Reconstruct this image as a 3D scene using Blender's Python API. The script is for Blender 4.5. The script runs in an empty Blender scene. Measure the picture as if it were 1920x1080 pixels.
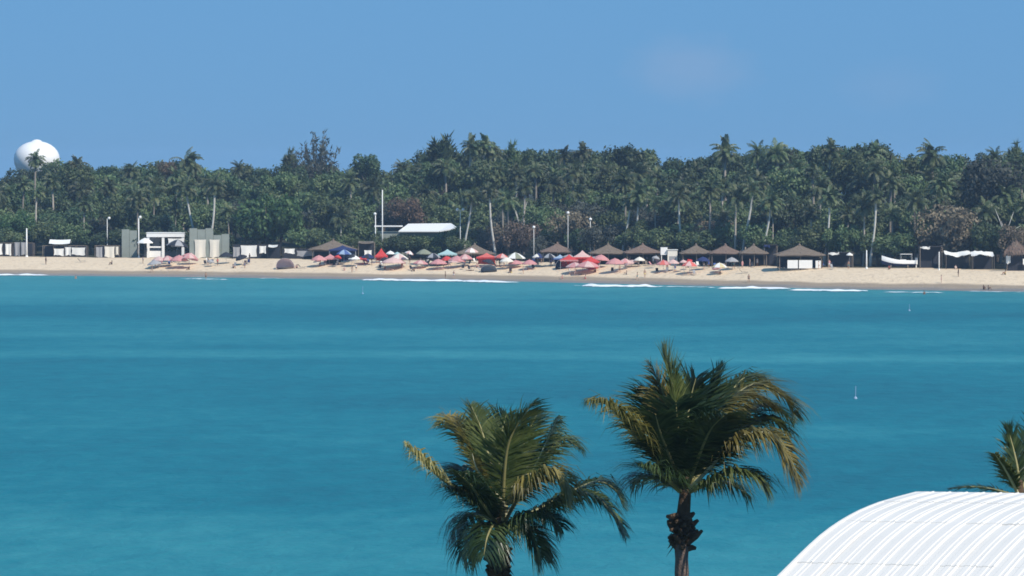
import bpy, math, random
from mathutils import Vector, Matrix, noise

# ------------------------------------------------------------------ camera, sky, sun, exposure
SC = bpy.context.scene
COL = SC.collection
F = 7500.0            # focal length in photo pixels (1920 wide)
CAM_Z = 22.0          # hotel balcony height above the sea
HORIZON = 330.0       # photo row of the horizon
PITCH = math.atan((540.0 - HORIZON) / F)

cam_data = bpy.data.cameras.new("camera")
cam = bpy.data.objects.new("camera", cam_data)
COL.objects.link(cam)
cam_data.sensor_width = 36.0
cam_data.lens = 36.0 * F / 1920.0
cam_data.clip_start = 1.0
cam_data.clip_end = 20000.0
cam.location = (0, 0, CAM_Z)
cam.rotation_euler = (math.pi / 2 - PITCH, 0, 0)
SC.camera = cam

SUN_DIR = Vector((0.50, -0.56, 0.72)).normalized()       # towards the sun: high, from the right and slightly behind
SUN_EL = math.asin(SUN_DIR.z)
SUN_AZ = math.atan2(SUN_DIR.x, SUN_DIR.y)

world = bpy.data.worlds.new("World")
SC.world = world
world.use_nodes = True
wn = world.node_tree
wn.nodes.clear()
w_out = wn.nodes.new("ShaderNodeOutputWorld")
w_bg = wn.nodes.new("ShaderNodeBackground")
w_sky = wn.nodes.new("ShaderNodeTexSky")
w_sky.sky_type = 'NISHITA'
w_sky.sun_disc = False
w_sky.sun_elevation = SUN_EL
w_sky.sun_rotation = SUN_AZ
w_sky.altitude = 0
w_sky.air_density = 1.0
w_sky.dust_density = 0.1
w_sky.ozone_density = 4.0
w_tint = wn.nodes.new("ShaderNodeMix")
w_tint.data_type = 'RGBA'
w_tint.blend_type = 'MULTIPLY'
w_tint.inputs[0].default_value = 1.0
w_tint.inputs[7].default_value = (0.50, 0.69, 1.0, 1)
wn.links.new(w_sky.outputs[0], w_tint.inputs[6])
# the clear tropical blue of the photograph, nearly the same from zenith to horizon
w_blue = wn.nodes.new("ShaderNodeMix")
w_blue.data_type = 'RGBA'
w_blue.inputs[0].default_value = 0.88
w_blue.inputs[7].default_value = (1.26, 3.36, 6.35, 1)
wn.links.new(w_tint.outputs[2], w_blue.inputs[6])
# one thin veil of cloud and a fainter one
w_geo = wn.nodes.new("ShaderNodeTexCoord")
def w_math(op, a, b=None, clamp=False):
    n = wn.nodes.new("ShaderNodeMath"); n.operation = op; n.use_clamp = clamp
    for i, v in enumerate((a, b)):
        if v is None: continue
        if isinstance(v, (int, float)): n.inputs[i].default_value = v
        else: wn.links.new(v, n.inputs[i])
    return n.outputs[0]
w_sep = wn.nodes.new("ShaderNodeSeparateXYZ")
wn.links.new(w_geo.outputs["Generated"], w_sep.inputs[0])
w_map = wn.nodes.new("ShaderNodeMapping")
w_map.inputs["Scale"].default_value = (120, 40, 260)
wn.links.new(w_geo.outputs["Generated"], w_map.inputs[0])
w_noise = wn.nodes.new("ShaderNodeTexNoise")
w_noise.inputs["Scale"].default_value = 1.0
w_noise.inputs["Detail"].default_value = 5
wn.links.new(w_map.outputs[0], w_noise.inputs["Vector"])
def veil(cx, cz, rx, rz, amount):
    dx = w_math('DIVIDE', w_math('SUBTRACT', w_sep.outputs[0], cx), rx)
    dz = w_math('DIVIDE', w_math('SUBTRACT', w_sep.outputs[2], cz), rz)
    r = w_math('SQRT', w_math('ADD', w_math('MULTIPLY', dx, dx), w_math('MULTIPLY', dz, dz)))
    r = w_math('ADD', r, w_math('MULTIPLY', w_math('SUBTRACT', w_noise.outputs[0], 0.5), 0.9))
    return w_math('MULTIPLY', w_math('SMOOTH_MIN', w_math('SUBTRACT', 1.25, r, True), 1.0), amount)
v1 = veil(0.0445, 0.0268, 0.0150, 0.0080, 0.26)
v2 = veil(0.094, 0.0225, 0.013, 0.006, 0.10)
w_front = w_math('GREATER_THAN', w_sep.outputs[1], 0.0)
w_veil = w_math('MULTIPLY', w_math('ADD', v1, v2), w_front, True)
w_cloud = wn.nodes.new("ShaderNodeMix")
w_cloud.data_type = 'RGBA'
wn.links.new(w_veil, w_cloud.inputs[0])
wn.links.new(w_blue.outputs[2], w_cloud.inputs[6])
w_cloud.inputs[7].default_value = (3.6, 4.4, 6.2, 1)
wn.links.new(w_cloud.outputs[2], w_bg.inputs["Color"])
w_bg.inputs["Strength"].default_value = 0.10
wn.links.new(w_bg.outputs[0], w_out.inputs["Surface"])

sun_data = bpy.data.lights.new("sun", 'SUN')
sun_data.energy = 4.6
sun_data.angle = math.radians(0.53)
sun_data.color = (1.0, 0.93, 0.83)
sun = bpy.data.objects.new("sun", sun_data)
COL.objects.link(sun)
sun.rotation_euler = (-SUN_DIR).to_track_quat('-Z', 'Y').to_euler()
sun.location = (0, 0, 200)

SC.view_settings.view_transform = 'Standard'
SC.view_settings.look = 'None'
SC.view_settings.exposure = 0.0
SC.view_settings.gamma = 1.0
SC.view_settings.use_curve_mapping = False
SC.cycles.filter_width = 1.7
SC.cycles.max_bounces = 6
SC.cycles.diffuse_bounces = 2
SC.cycles.glossy_bounces = 2
SC.cycles.transmission_bounces = 3
SC.cycles.transparent_max_bounces = 8

# ------------------------------------------------------------------ where things stand
_FW = Vector((0, math.cos(PITCH), -math.sin(PITCH)))
_UP = Vector((0, math.sin(PITCH), math.cos(PITCH)))
def ray(px, py):
    return Vector((1, 0, 0)) * ((px - 960) / F) + _UP * ((540 - py) / F) + _FW
def at(px, py, Y):
    """world point seen at a photo position, at distance Y"""
    r = ray(px, py)
    return Vector((0, 0, CAM_Z)) + r * (Y / r.y)
def lerp_table(t, x):
    if x <= t[0][0]:
        (a, b), (c, d) = t[0], t[1]
    elif x >= t[-1][0]:
        (a, b), (c, d) = t[-2], t[-1]
    else:
        for i in range(len(t) - 1):
            if t[i][0] <= x <= t[i + 1][0]:
                (a, b), (c, d) = t[i], t[i + 1]
                break
    return b + (d - b) * (x - a) / (c - a)
_SHORE_PX = [(0, 516), (320, 519), (640, 523.5), (960, 527.5), (1280, 535), (1600, 542.5), (1920, 547)]
_SHORE = []
for _px, _py in _SHORE_PX:
    _Y = F * CAM_Z / (_py - HORIZON)
    _SHORE.append(((_px - 960) / F * _Y, _Y))
def shore(X):
    X2 = max(-180, min(180, X))
    return lerp_table(_SHORE, X2) - (X - X2) * 0.35
_PROF = [(-400, -7), (-60, -2.2), (0, 0), (4, 0.22), (10, 1.0), (20, 2.45), (28, 3.3), (40, 3.5), (80, 4.4), (130, 9.0), (200, 14.0), (400, 16.0), (1000, 12.0), (6000, 8.0)]
def ground(X, Y):
    d = Y - shore(X)
    z = lerp_table(_PROF, max(-400, min(6000, d)))
    if d > 6:
        z += 0.28 * min(1, (d - 6) / 10) * noise.noise(Vector((X * 0.06, Y * 0.09, 3.1)))
    return z
def foot(px, py):
    """where the line of sight through a photo position meets the sand"""
    r = ray(px, py)
    Y = 640.0
    while Y < 1000:
        X = r.x / r.y * Y
        z = CAM_Z + r.z / r.y * Y
        if z <= max(ground(X, Y), -0.05):
            return Vector((X, Y, ground(X, Y)))
        Y += 0.15
    return inland(px, 32)
def inland(px, d):
    """ground point below photo column px, d metres behind the waterline"""
    k = (px - 960) / F
    Y = 830.0
    for _ in range(30):
        Y = shore(k * Y) + d
    return Vector((k * Y, Y, ground(k * Y, Y)))
def zof(py, Y):
    return at(960, py, Y).z

# ------------------------------------------------------------------ materials
MATS = {}
def _nodes(name):
    m = bpy.data.materials.new(name)
    m.use_nodes = True
    nt = m.node_tree
    b = nt.nodes["Principled BSDF"]
    return m, nt, b
def mat(name, col, rough=0.8, var=0.12, scale=3.0, spec=0.3, bump=0.0, trans=0.0, rnd=0.0):
    """plain procedural surface: base colour broken up by noise, optional relief, optional light passing through"""
    if name in MATS: return MATS[name]
    m, nt, b = _nodes(name)
    L = nt.links
    tc = nt.nodes.new("ShaderNodeTexCoord")
    nz = nt.nodes.new("ShaderNodeTexNoise")
    nz.inputs["Scale"].default_value = scale
    nz.inputs["Detail"].default_value = 5
    L.new(tc.outputs["Object"], nz.inputs["Vector"])
    mx = nt.nodes.new("ShaderNodeMix"); mx.data_type = 'RGBA'
    mx.inputs[6].default_value = (*[max(0, c * (1 - var * 1.6)) for c in col], 1)
    mx.inputs[7].default_value = (*[min(1, c * (1 + var * 1.2)) for c in col], 1)
    L.new(nz.outputs["Fac"], mx.inputs[0])
    out = mx.outputs[2]
    if rnd:
        oi = nt.nodes.new("ShaderNodeObjectInfo")
        hs = nt.nodes.new("ShaderNodeHueSaturation")
        mr = nt.nodes.new("ShaderNodeMapRange")
        mr.inputs[3].default_value = 1 - rnd; mr.inputs[4].default_value = 1 + rnd
        L.new(oi.outputs["Random"], mr.inputs[0])
        L.new(mr.outputs[0], hs.inputs["Value"])
        L.new(out, hs.inputs["Color"])
        out = hs.outputs[0]
    L.new(out, b.inputs["Base Color"])
    b.inputs["Roughness"].default_value = rough
    b.inputs["Specular IOR Level"].default_value = spec
    if bump:
        bp = nt.nodes.new("ShaderNodeBump")
        bp.inputs["Strength"].default_value = bump
        bp.inputs["Distance"].default_value = 0.05
        nz2 = nt.nodes.new("ShaderNodeTexNoise")
        nz2.inputs["Scale"].default_value = scale * 4
        L.new(tc.outputs["Object"], nz2.inputs["Vector"])
        L.new(nz2.outputs["Fac"], bp.inputs["Height"])
        L.new(bp.outputs[0], b.inputs["Normal"])
    if trans:
        tr = nt.nodes.new("ShaderNodeBsdfTranslucent")
        L.new(out, tr.inputs["Color"])
        ms = nt.nodes.new("ShaderNodeMixShader")
        ms.inputs[0].default_value = trans
        L.new(b.outputs[0], ms.inputs[1]); L.new(tr.outputs[0], ms.inputs[2])
        L.new(ms.outputs[0], nt.nodes["Material Output"].inputs["Surface"])
    MATS[name] = m
    return m
def leaf_mat(name, c1, c2, c3, rough=0.5, trans=0.25, rnd=0.35, spec=0.4, scale=0.55, hue=0.02):
    """foliage: three leaf colours mixed in clumps, each tree a little different in tone"""
    if name in MATS: return MATS[name]
    m, nt, b = _nodes(name)
    L = nt.links
    geo = nt.nodes.new("ShaderNodeNewGeometry")
    nz = nt.nodes.new("ShaderNodeTexNoise"); nz.inputs["Scale"].default_value = scale; nz.inputs["Detail"].default_value = 4
    L.new(geo.outputs["Position"], nz.inputs["Vector"])
    rp = nt.nodes.new("ShaderNodeValToRGB")
    e = rp.color_ramp.elements
    e[0].position = 0.33; e[0].color = (*c1, 1)
    e[1].position = 0.68; e[1].color = (*c3, 1)
    k = e.new(0.5); k.color = (*c2, 1)
    isl = nt.nodes.new("ShaderNodeMath"); isl.operation = 'MULTIPLY_ADD'
    isl.inputs[1].default_value = 0.22; isl.inputs[2].default_value = -0.11
    L.new(geo.outputs["Random Per Island"], isl.inputs[0])
    ad = nt.nodes.new("ShaderNodeMath"); ad.operation = 'ADD'
    L.new(nz.outputs["Fac"], ad.inputs[0]); L.new(isl.outputs[0], ad.inputs[1])
    L.new(ad.outputs[0], rp.inputs[0])
    oi = nt.nodes.new("ShaderNodeObjectInfo")
    hs = nt.nodes.new("ShaderNodeHueSaturation")
    mr = nt.nodes.new("ShaderNodeMapRange"); mr.inputs[3].default_value = 1 - rnd; mr.inputs[4].default_value = 1 + rnd
    mh = nt.nodes.new("ShaderNodeMapRange"); mh.inputs[3].default_value = 0.5 - hue; mh.inputs[4].default_value = 0.5 + hue
    L.new(oi.outputs["Random"], mr.inputs[0]); L.new(oi.outputs["Random"], mh.inputs[0])
    L.new(mr.outputs[0], hs.inputs["Value"]); L.new(mh.outputs[0], hs.inputs["Hue"])
    L.new(rp.outputs[0], hs.inputs["Color"])
    L.new(hs.outputs[0], b.inputs["Base Color"])
    b.inputs["Roughness"].default_value = rough
    b.inputs["Specular IOR Level"].default_value = spec
    tr = nt.nodes.new("ShaderNodeBsdfTranslucent")
    L.new(hs.outputs[0], tr.inputs["Color"])
    ms = nt.nodes.new("ShaderNodeMixShader"); ms.inputs[0].default_value = trans
    L.new(b.outputs[0], ms.inputs[1]); L.new(tr.outputs[0], ms.inputs[2])
    L.new(ms.outputs[0], nt.nodes["Material Output"].inputs["Surface"])
    MATS[name] = m
    return m

# ------------------------------------------------------------------ mesh collecting
class MB:
    def __init__(s):
        s.v = []; s.f = []; s.m = []; s.cur = 0; s.smooth = []; s.sm = False
    def add(s, vs, fs):
        o = len(s.v)
        s.v.extend([tuple(p) for p in vs])
        for f in fs:
            s.f.append(tuple(i + o for i in f)); s.m.append(s.cur); s.smooth.append(s.sm)
        return s
    def box(s, x0, x1, y0, y1, z0, z1):
        v = [(x0, y0, z0), (x1, y0, z0), (x1, y1, z0), (x0, y1, z0), (x0, y0, z1), (x1, y0, z1), (x1, y1, z1), (x0, y1, z1)]
        return s.add(v, [(0, 3, 2, 1), (4, 5, 6, 7), (0, 1, 5, 4), (1, 2, 6, 5), (2, 3, 7, 6), (3, 0, 4, 7)])
    def tube(s, pts, rad, n=6, cap=True):
        pts = [Vector(p) for p in pts]
        if isinstance(rad, (int, float)): rad = [rad] * len(pts)
        vs = []; fs = []
        ref = None
        for i, p in enumerate(pts):
            t = (pts[min(i + 1, len(pts) - 1)] - pts[max(i - 1, 0)])
            t = t.normalized() if t.length > 1e-9 else Vector((0, 0, 1))
            if ref is None:
                ref = Vector((1, 0, 0)) if abs(t.x) < 0.8 else Vector((0, 1, 0))
            a = (ref - t * ref.dot(t)).normalized(); ref = a
            b = t.cross(a)
            for k in range(n):
                an = 2 * math.pi * k / n
                vs.append(p + (a * math.cos(an) + b * math.sin(an)) * rad[i])
        for i in range(len(pts) - 1):
            for k in range(n):
                k2 = (k + 1) % n
                fs.append((i * n + k, i * n + k2, (i + 1) * n + k2, (i + 1) * n + k))
        if cap:
            fs.append(tuple(range(n - 1, -1, -1)))
            fs.append(tuple((len(pts) - 1) * n + k for k in range(n)))
        return s.add(vs, fs)
    def lathe(s, prof, n=16, c=(0, 0, 0), sx=1, sy=1):
        vs = []; fs = []
        for r, z in prof:
            for k in range(n):
                an = 2 * math.pi * k / n
                vs.append((c[0] + r * math.cos(an) * sx, c[1] + r * math.sin(an) * sy, c[2] + z))
        for i in range(len(prof) - 1):
            for k in range(n):
                k2 = (k + 1) % n
                fs.append((i * n + k, i * n + k2, (i + 1) * n + k2, (i + 1) * n + k))
        fs.append(tuple(range(n - 1, -1, -1)))
        fs.append(tuple((len(prof) - 1) * n + k for k in range(n)))
        return s.add(vs, fs)
    def quad(s, a, b, c, d):
        return s.add([a, b, c, d], [(0, 1, 2, 3)])
    def mesh(s, name, mats):
        me = bpy.data.meshes.new(name)
        me.from_pydata(s.v, [], s.f)
        for x in (mats if isinstance(mats, (list, tuple)) else [mats]): me.materials.append(x)
        me.polygons.foreach_set("material_index", s.m)
        me.polygons.foreach_set("use_smooth", s.smooth)
        me.update()
        return me
    def build(s, name, mats, parent=None, loc=(0, 0, 0)):
        return link(name, s.mesh(name, mats), parent, loc)
def link(name, me, parent=None, loc=(0, 0, 0), rz=0, scale=None):
    o = bpy.data.objects.new(name, me)
    COL.objects.link(o)
    o.location = loc
    if rz: o.rotation_euler.z = rz
    if scale: o.scale = scale if isinstance(scale, (list, tuple)) else (scale,) * 3
    if parent: o.parent = parent
    return o
def tag(o, label, cat, group=None):
    o["label"] = label; o["category"] = cat
    if group: o["group"] = group
    return o
def thing(name, loc, label, cat, group=None, rz=0):
    o = bpy.data.objects.new(name, None)
    COL.objects.link(o)
    o.location = loc
    o.rotation_euler.z = rz
    return tag(o, label, cat, group)
def structure(o, kind="structure"):
    o["kind"] = kind
    return o
# ------------------------------------------------------------------ the setting: sea, sand, land
def sea_material():
    m, nt, b = _nodes("sea_water")
    L = nt.links
    geo = nt.nodes.new("ShaderNodeNewGeometry")
    def mapped(sx, sy, off=0):
        mp = nt.nodes.new("ShaderNodeMapping")
        mp.inputs["Scale"].default_value = (sx, sy, 1)
        mp.inputs["Location"].default_value = (off, off * 0.7, 0)
        L.new(geo.outputs["Position"], mp.inputs[0])
        return mp.outputs[0]
    def nz(vec, detail=4, rough=0.55, dist=0.0):
        n = nt.nodes.new("ShaderNodeTexNoise")
        n.inputs["Scale"].default_value = 1; n.inputs["Detail"].default_value = detail
        n.inputs["Roughness"].default_value = rough; n.inputs["Distortion"].default_value = dist
        L.new(vec, n.inputs["Vector"]); return n.outputs["Fac"]
    def mth(op, a, c=None, clamp=False, d=None):
        n = nt.nodes.new("ShaderNodeMath"); n.operation = op; n.use_clamp = clamp
        for i, v in enumerate((a, c, d)):
            if v is None: continue
            if isinstance(v, (int, float)): n.inputs[i].default_value = v
            else: L.new(v, n.inputs[i])
        return n.outputs[0]
    sep = nt.nodes.new("ShaderNodeSeparateXYZ"); L.new(geo.outputs["Position"], sep.inputs[0])
    X, Y = sep.outputs[0], sep.outputs[1]
    big = nz(mapped(0.0065, 0.014, 4.0), 4)
    mid = nz(mapped(0.045, 0.038, 9.0), 5, 0.6)
    fine = nz(mapped(0.34, 0.16, 2.0), 5, 0.7)
    # bay floor: pale sand bars, darker weed beds; a calmer streak's sheen painted in
    rp = nt.nodes.new("ShaderNodeValToRGB")
    els = rp.color_ramp.elements
    stops = [(150, 0.68), (235, 0.67), (262, 0.62), (282, 0.44), (300, 0.42), (360, 0.46), (455, 0.46), (474, 0.48), (484, 0.70), (494, 0.66), (505, 0.52), (560, 0.56), (640, 0.48), (675, 0.50), (720, 0.66), (800, 0.84), (900, 0.90)]
    for i, (y, v) in enumerate(stops):
        p = (y - 150) / 750
        if 0 < i < len(stops) - 1: els.new(p)
    els = sorted(rp.color_ramp.elements, key=lambda e: e.position)
    for el, (y, v) in zip(els, stops): el.color = (v, v, v, 1)
    slow = nz(mapped(0.012, 0.006, 1.0), 2)
    yy = mth('ADD', Y, mth('MULTIPLY', mth('SUBTRACT', slow, 0.5), 46.0))
    yy = mth('ADD', yy, mth('MULTIPLY', X, 0.075))
    L.new(mth('DIVIDE', mth('SUBTRACT', yy, 150.0), 750.0), rp.inputs[0])
    band = nt.nodes.new("ShaderNodeSeparateColor"); L.new(rp.outputs[0], band.inputs[0])
    v = mth('ADD', band.outputs[0], mth('MULTIPLY', mth('SUBTRACT', big, 0.5), 0.62))
    v = mth('ADD', v, mth('MULTIPLY', mth('SUBTRACT', mid, 0.5), 0.40))
    v = mth('ADD', v, mth('MULTIPLY', mth('SUBTRACT', fine, 0.5), 0.55))  # fine noise paints the light and dark of ripples into the colour
    cr = nt.nodes.new("ShaderNodeValToRGB")
    e = cr.color_ramp.elements
    e[0].position = 0.20; e[0].color = (0.001, 0.100, 0.138, 1)
    e[1].position = 0.82; e[1].color = (0.034, 0.240, 0.270, 1)
    k = e.new(0.5); k.color = (0.004, 0.160, 0.202, 1)
    L.new(v, cr.inputs[0])
    L.new(cr.outputs[0], b.inputs["Base Color"])
    b.inputs["Roughness"].default_value = 0.42
    b.inputs["Specular IOR Level"].default_value = 0.16
    b.inputs["IOR"].default_value = 1.33
    bp = nt.nodes.new("ShaderNodeBump")
    bp.inputs["Strength"].default_value = 0.9; bp.inputs["Distance"].default_value = 0.35
    w1 = nz(mapped(0.40, 0.22, 3.0), 5, 0.6, 0.4)
    w2 = nz(mapped(1.6, 0.9, 6.0), 3, 0.6)
    L.new(mth('ADD', w1, mth('MULTIPLY', w2, 0.25)), bp.inputs["Height"])
    L.new(bp.outputs[0], b.inputs["Normal"])
    return m

def sand_material():
    m, nt, b = _nodes("beach_sand")
    L = nt.links
    geo = nt.nodes.new("ShaderNodeNewGeometry")
    sep = nt.nodes.new("ShaderNodeSeparateXYZ"); L.new(geo.outputs["Position"], sep.inputs[0])
    at_d = nt.nodes.new("ShaderNodeAttribute"); at_d.attribute_name = "inland"; at_d.attribute_type = 'GEOMETRY'
    def nz(scale, detail=5):
        n = nt.nodes.new("ShaderNodeTexNoise"); n.inputs["Scale"].default_value = scale; n.inputs["Detail"].default_value = detail
        L.new(geo.outputs["Position"], n.inputs["Vector"]); return n.outputs["Fac"]
    def mth(op, a, c, clamp=False):
        n = nt.nodes.new("ShaderNodeMath"); n.operation = op; n.use_clamp = clamp
        for i, v in enumerate((a, c)):
            if isinstance(v, (int, float)): n.inputs[i].default_value = v
            else: L.new(v, n.inputs[i])
        return n.outputs[0]
    def step(x, lo, hi):
        n = nt.nodes.new("ShaderNodeMapRange"); n.interpolation_type = 'SMOOTHSTEP'
        n.inputs[1].default_value = lo; n.inputs[2].default_value = hi
        L.new(x, n.inputs[0]); return n.outputs[0]
    def mix(f, a, c):
        n = nt.nodes.new("ShaderNodeMix"); n.data_type = 'RGBA'
        if isinstance(f, float): n.inputs[0].default_value = f
        else: L.new(f, n.inputs[0])
        for i, v in ((6, a), (7, c)):
            if isinstance(v, tuple): n.inputs[i].default_value = (*v, 1)
            else: L.new(v, n.inputs[i])
        return n.outputs[2]
    d = mth('ADD', at_d.outputs["Fac"], mth('MULTIPLY', mth('SUBTRACT', nz(0.09), 0.5), 5.0))
    dry = mix(nz(0.5), (0.66, 0.51, 0.345), (0.80, 0.645, 0.455))
    dry = mix(mth('MULTIPLY', step(nz(1.1), 0.54, 0.66), 0.45), dry, (0.38, 0.29, 0.21))
    damp = mix(nz(0.35), (0.29, 0.225, 0.16), (0.37, 0.29, 0.205))
    wet = (0.25, 0.22, 0.19)
    forest_floor = mix(nz(0.25), (0.018, 0.026, 0.012), (0.05, 0.045, 0.025))  # dark green-brown of the forest floor behind the sand
    c = mix(step(d, 3.5, 6.5), wet, damp)
    c = mix(step(d, 8.5, 11.5), c, dry)
    c = mix(step(d, 33.0, 39.0), c, forest_floor)
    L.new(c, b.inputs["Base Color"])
    r = nt.nodes.new("ShaderNodeMapRange"); r.inputs[1].default_value = 3; r.inputs[2].default_value = 9
    r.inputs[3].default_value = 0.35; r.inputs[4].default_value = 0.95
    L.new(d, r.inputs[0]); L.new(r.outputs[0], b.inputs["Roughness"])
    b.inputs["Specular IOR Level"].default_value = 0.25
    bp = nt.nodes.new("ShaderNodeBump"); bp.inputs["Strength"].default_value = 0.7; bp.inputs["Distance"].default_value = 0.25
    L.new(nz(1.4), bp.inputs["Height"]); L.new(bp.outputs[0], b.inputs["Normal"])
    return m

def build_setting():
    # sea: one sheet from the hotel's shore to the far beach and out of sight on both sides
    mb = MB()
    xs = [-2500, -1000, -500, -250] + list(range(-220, 221, 20)) + [250, 500, 1000, 2500]
    ys = [152, 220, 300, 400, 500, 600, 700, None]
    for i, x in enumerate(xs):
        for y in ys:
            mb.v.append((x, y if y is not None else max(shore(x) + 5, 705), 0.0))
    n = len(ys)
    for i in range(len(xs) - 1):
        for j in range(n - 1):
            mb.f.append((i * n + j, (i + 1) * n + j, (i + 1) * n + j + 1, i * n + j + 1)); mb.m.append(0); mb.smooth.append(True)
    structure(mb.build("sea", sea_material()))
    # land: beach, back shore and the low wooded rise, one sheet
    mb = MB()
    xs = [-2500, -1500, -800, -500, -350] + [-260 + 4 * i for i in range(131)] + [350, 500, 800, 1500, 2500]
    ds = [-400, -120, -60, -25, -8] + [x * 1.0 for x in range(-4, 48)] + [52, 60, 70, 80, 95, 110, 130, 150, 175, 200, 250, 320, 400, 600, 1000, 1600]
    dl = []
    for x in xs:
        s = shore(x)
        for d in ds:
            y = s + d
            mb.v.append((x, y, ground(x, y))); dl.append(d)
    n = len(ds)
    for i in range(len(xs) - 1):
        for j in range(n - 1):
            mb.f.append((i * n + j, (i + 1) * n + j, (i + 1) * n + j + 1, i * n + j + 1)); mb.m.append(0); mb.smooth.append(True)
    me = mb.mesh("beach", sand_material())
    a = me.attributes.new("inland", 'FLOAT', 'POINT')
    a.data.foreach_set("value", dl)
    structure(link("beach", me))
    # ground the near palms and the white roofed building stand on, below the frame
    mb = MB()
    xs = [-400 + 40 * i for i in range(21)]; ys = [-80, -20, 20, 60, 100, 130, 142, 150, 156, 170]; zs = [4, 3.5, 3, 2.6, 2.3, 2.0, 1.5, 0.5, -0.4, -2.5]
    for x in xs:
        for y, z in zip(ys, zs):
            mb.v.append((x, y + 3 * math.sin(x * 0.05), z))
    n = len(ys)
    for i in range(len(xs) - 1):
        for j in range(n - 1):
            mb.f.append((i * n + j, (i + 1) * n + j, (i + 1) * n + j + 1, i * n + j + 1)); mb.m.append(0); mb.smooth.append(True)
    structure(mb.build("near_ground", mat("near_lawn", (0.07, 0.10, 0.035), 0.9, 0.4, 0.6)))
build_setting()
def near_ground_z(Y):
    return lerp_table([(-80, 4), (-20, 3.5), (20, 3), (60, 2.6), (100, 2.3), (130, 2.0), (142, 1.5)], Y)

# ------------------------------------------------------------------ foam of the waves on the far shore
def foam_material():
    m, nt, b = _nodes("wave_foam")
    L = nt.links
    geo = nt.nodes.new("ShaderNodeNewGeometry")
    mp = nt.nodes.new("ShaderNodeMapping"); mp.inputs["Scale"].default_value = (0.35, 1.2, 1.0)
    L.new(geo.outputs["Position"], mp.inputs[0])
    n = nt.nodes.new("ShaderNodeTexNoise"); n.inputs["Scale"].default_value = 1; n.inputs["Detail"].default_value = 6
    L.new(mp.outputs[0], n.inputs["Vector"])
    at_ = nt.nodes.new("ShaderNodeAttribute"); at_.attribute_name = "cover"; at_.attribute_type = 'GEOMETRY'
    a = nt.nodes.new("ShaderNodeMath"); a.operation = 'ADD'
    L.new(n.outputs["Fac"], a.inputs[0]); L.new(at_.outputs["Fac"], a.inputs[1])
    mr = nt.nodes.new("ShaderNodeMapRange"); mr.interpolation_type = 'SMOOTHSTEP'
    mr.inputs[1].default_value = 0.72; mr.inputs[2].default_value = 1.0
    L.new(a.outputs[0], mr.inputs[0])
    b.inputs["Base Color"].default_value = (0.80, 0.84, 0.85, 1)
    b.inputs["Roughness"].default_value = 0.9
    L.new(mr.outputs[0], b.inputs["Alpha"])
    return m
FOAM = foam_material()
def foam(px0, px1, py0, py1, h, width, strength, label):
    """one low breaking wave: a ridge of foam with a thin ragged wash behind it"""
    h *= 1.5; width *= 1.25
    n = max(12, int((px1 - px0) / 6))
    prof = [(-0.5, 0.01), (-0.32, 0.35), (-0.15, 0.95), (0.0, 1.0), (0.15, 0.5), (0.5, 0.12), (1.4, 0.06)]
    cov = [0.0, 0.5, 1.0, 1.0, 0.6, 0.3, 0.0]
    c0 = at(px0, py0, F * CAM_Z / (py0 - HORIZON)); 
    mb = MB(); cv = []; mid = None
    rows = []
    for i in range(n + 1):
        u = i / n
        px = px0 + (px1 - px0) * u; py = py0 + (py1 - py0) * u + 0.7 * noise.noise(Vector((px * 0.02, h, 1)))
        Y = F * CAM_Z / (py - HORIZON); X = (px - 960) / F * Y
        e = min(1, min(u, 1 - u) * 6) ** 0.7
        e *= 0.75 + 0.5 * noise.noise(Vector((px * 0.05, 7, 2)))
        for (p, q), c in zip(prof, cov):
            gz = max(0.012, ground(X, Y + p * width) + 0.012)
            rows.append(Vector((X, Y + p * width, gz + q * h * max(0, e))))
            cv.append(c * strength * min(1.0, e * 1.3))
    base = rows[len(rows) // 2].copy(); base.z = 0
    mb.v = [tuple(r - base) for r in rows]
    k = len(prof)
    for i in range(n):
        for j in range(k - 1):
            mb.f.append((i * k + j, (i + 1) * k + j, (i + 1) * k + j + 1, i * k + j + 1)); mb.m.append(0); mb.smooth.append(True)
    me = mb.mesh("breaking_wave", FOAM)
    a = me.attributes.new("cover", 'FLOAT', 'POINT'); a.data.foreach_set("value", cv)
    tag(link("breaking_wave", me, None, base), label, "wave", "low waves breaking along the far shore")
foam(-60, 100, 516.8, 517.2, 0.32, 4.0, 0.85, "white foam line where the wave breaks below the white stalls at the frame's edge")
foam(330, 436, 523.5, 525, 0.18, 3.0, 0.45, "faint short foam streak below the pink umbrellas and cream panels")
foam(470, 560, 522.5, 523.2, 0.12, 3.0, 0.38, "thin broken foam streak below the pale pink tent")
foam(662, 985, 525.5, 530.5, 0.38, 4.2, 0.95, "longest white foam line, below the red tent and coral canopy")
foam(1072, 1240, 537, 538.5, 0.40, 3.6, 0.95, "white foam line below the cluster of red canopies")
foam(1215, 1350, 537.5, 539.5, 0.16, 3.2, 0.50, "thin patchy foam between two whiter lines below the cream kiosk")
foam(1338, 1490, 541.5, 543, 0.36, 3.4, 0.90, "white foam line below the white parasol")
foam(1470, 1632, 545.5, 546.5, 0.32, 3.2, 0.88, "white foam line below the big hut with white counter panels")
foam(1650, 1775, 548.5, 549.5, 0.16, 4.5, 0.50, "ragged patchy foam wash below the beached motor boat")
foam(1790, 1990, 546.5, 549, 0.12, 2.8, 0.40, "faint foam edge beside the two people sitting at the waterline")
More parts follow.
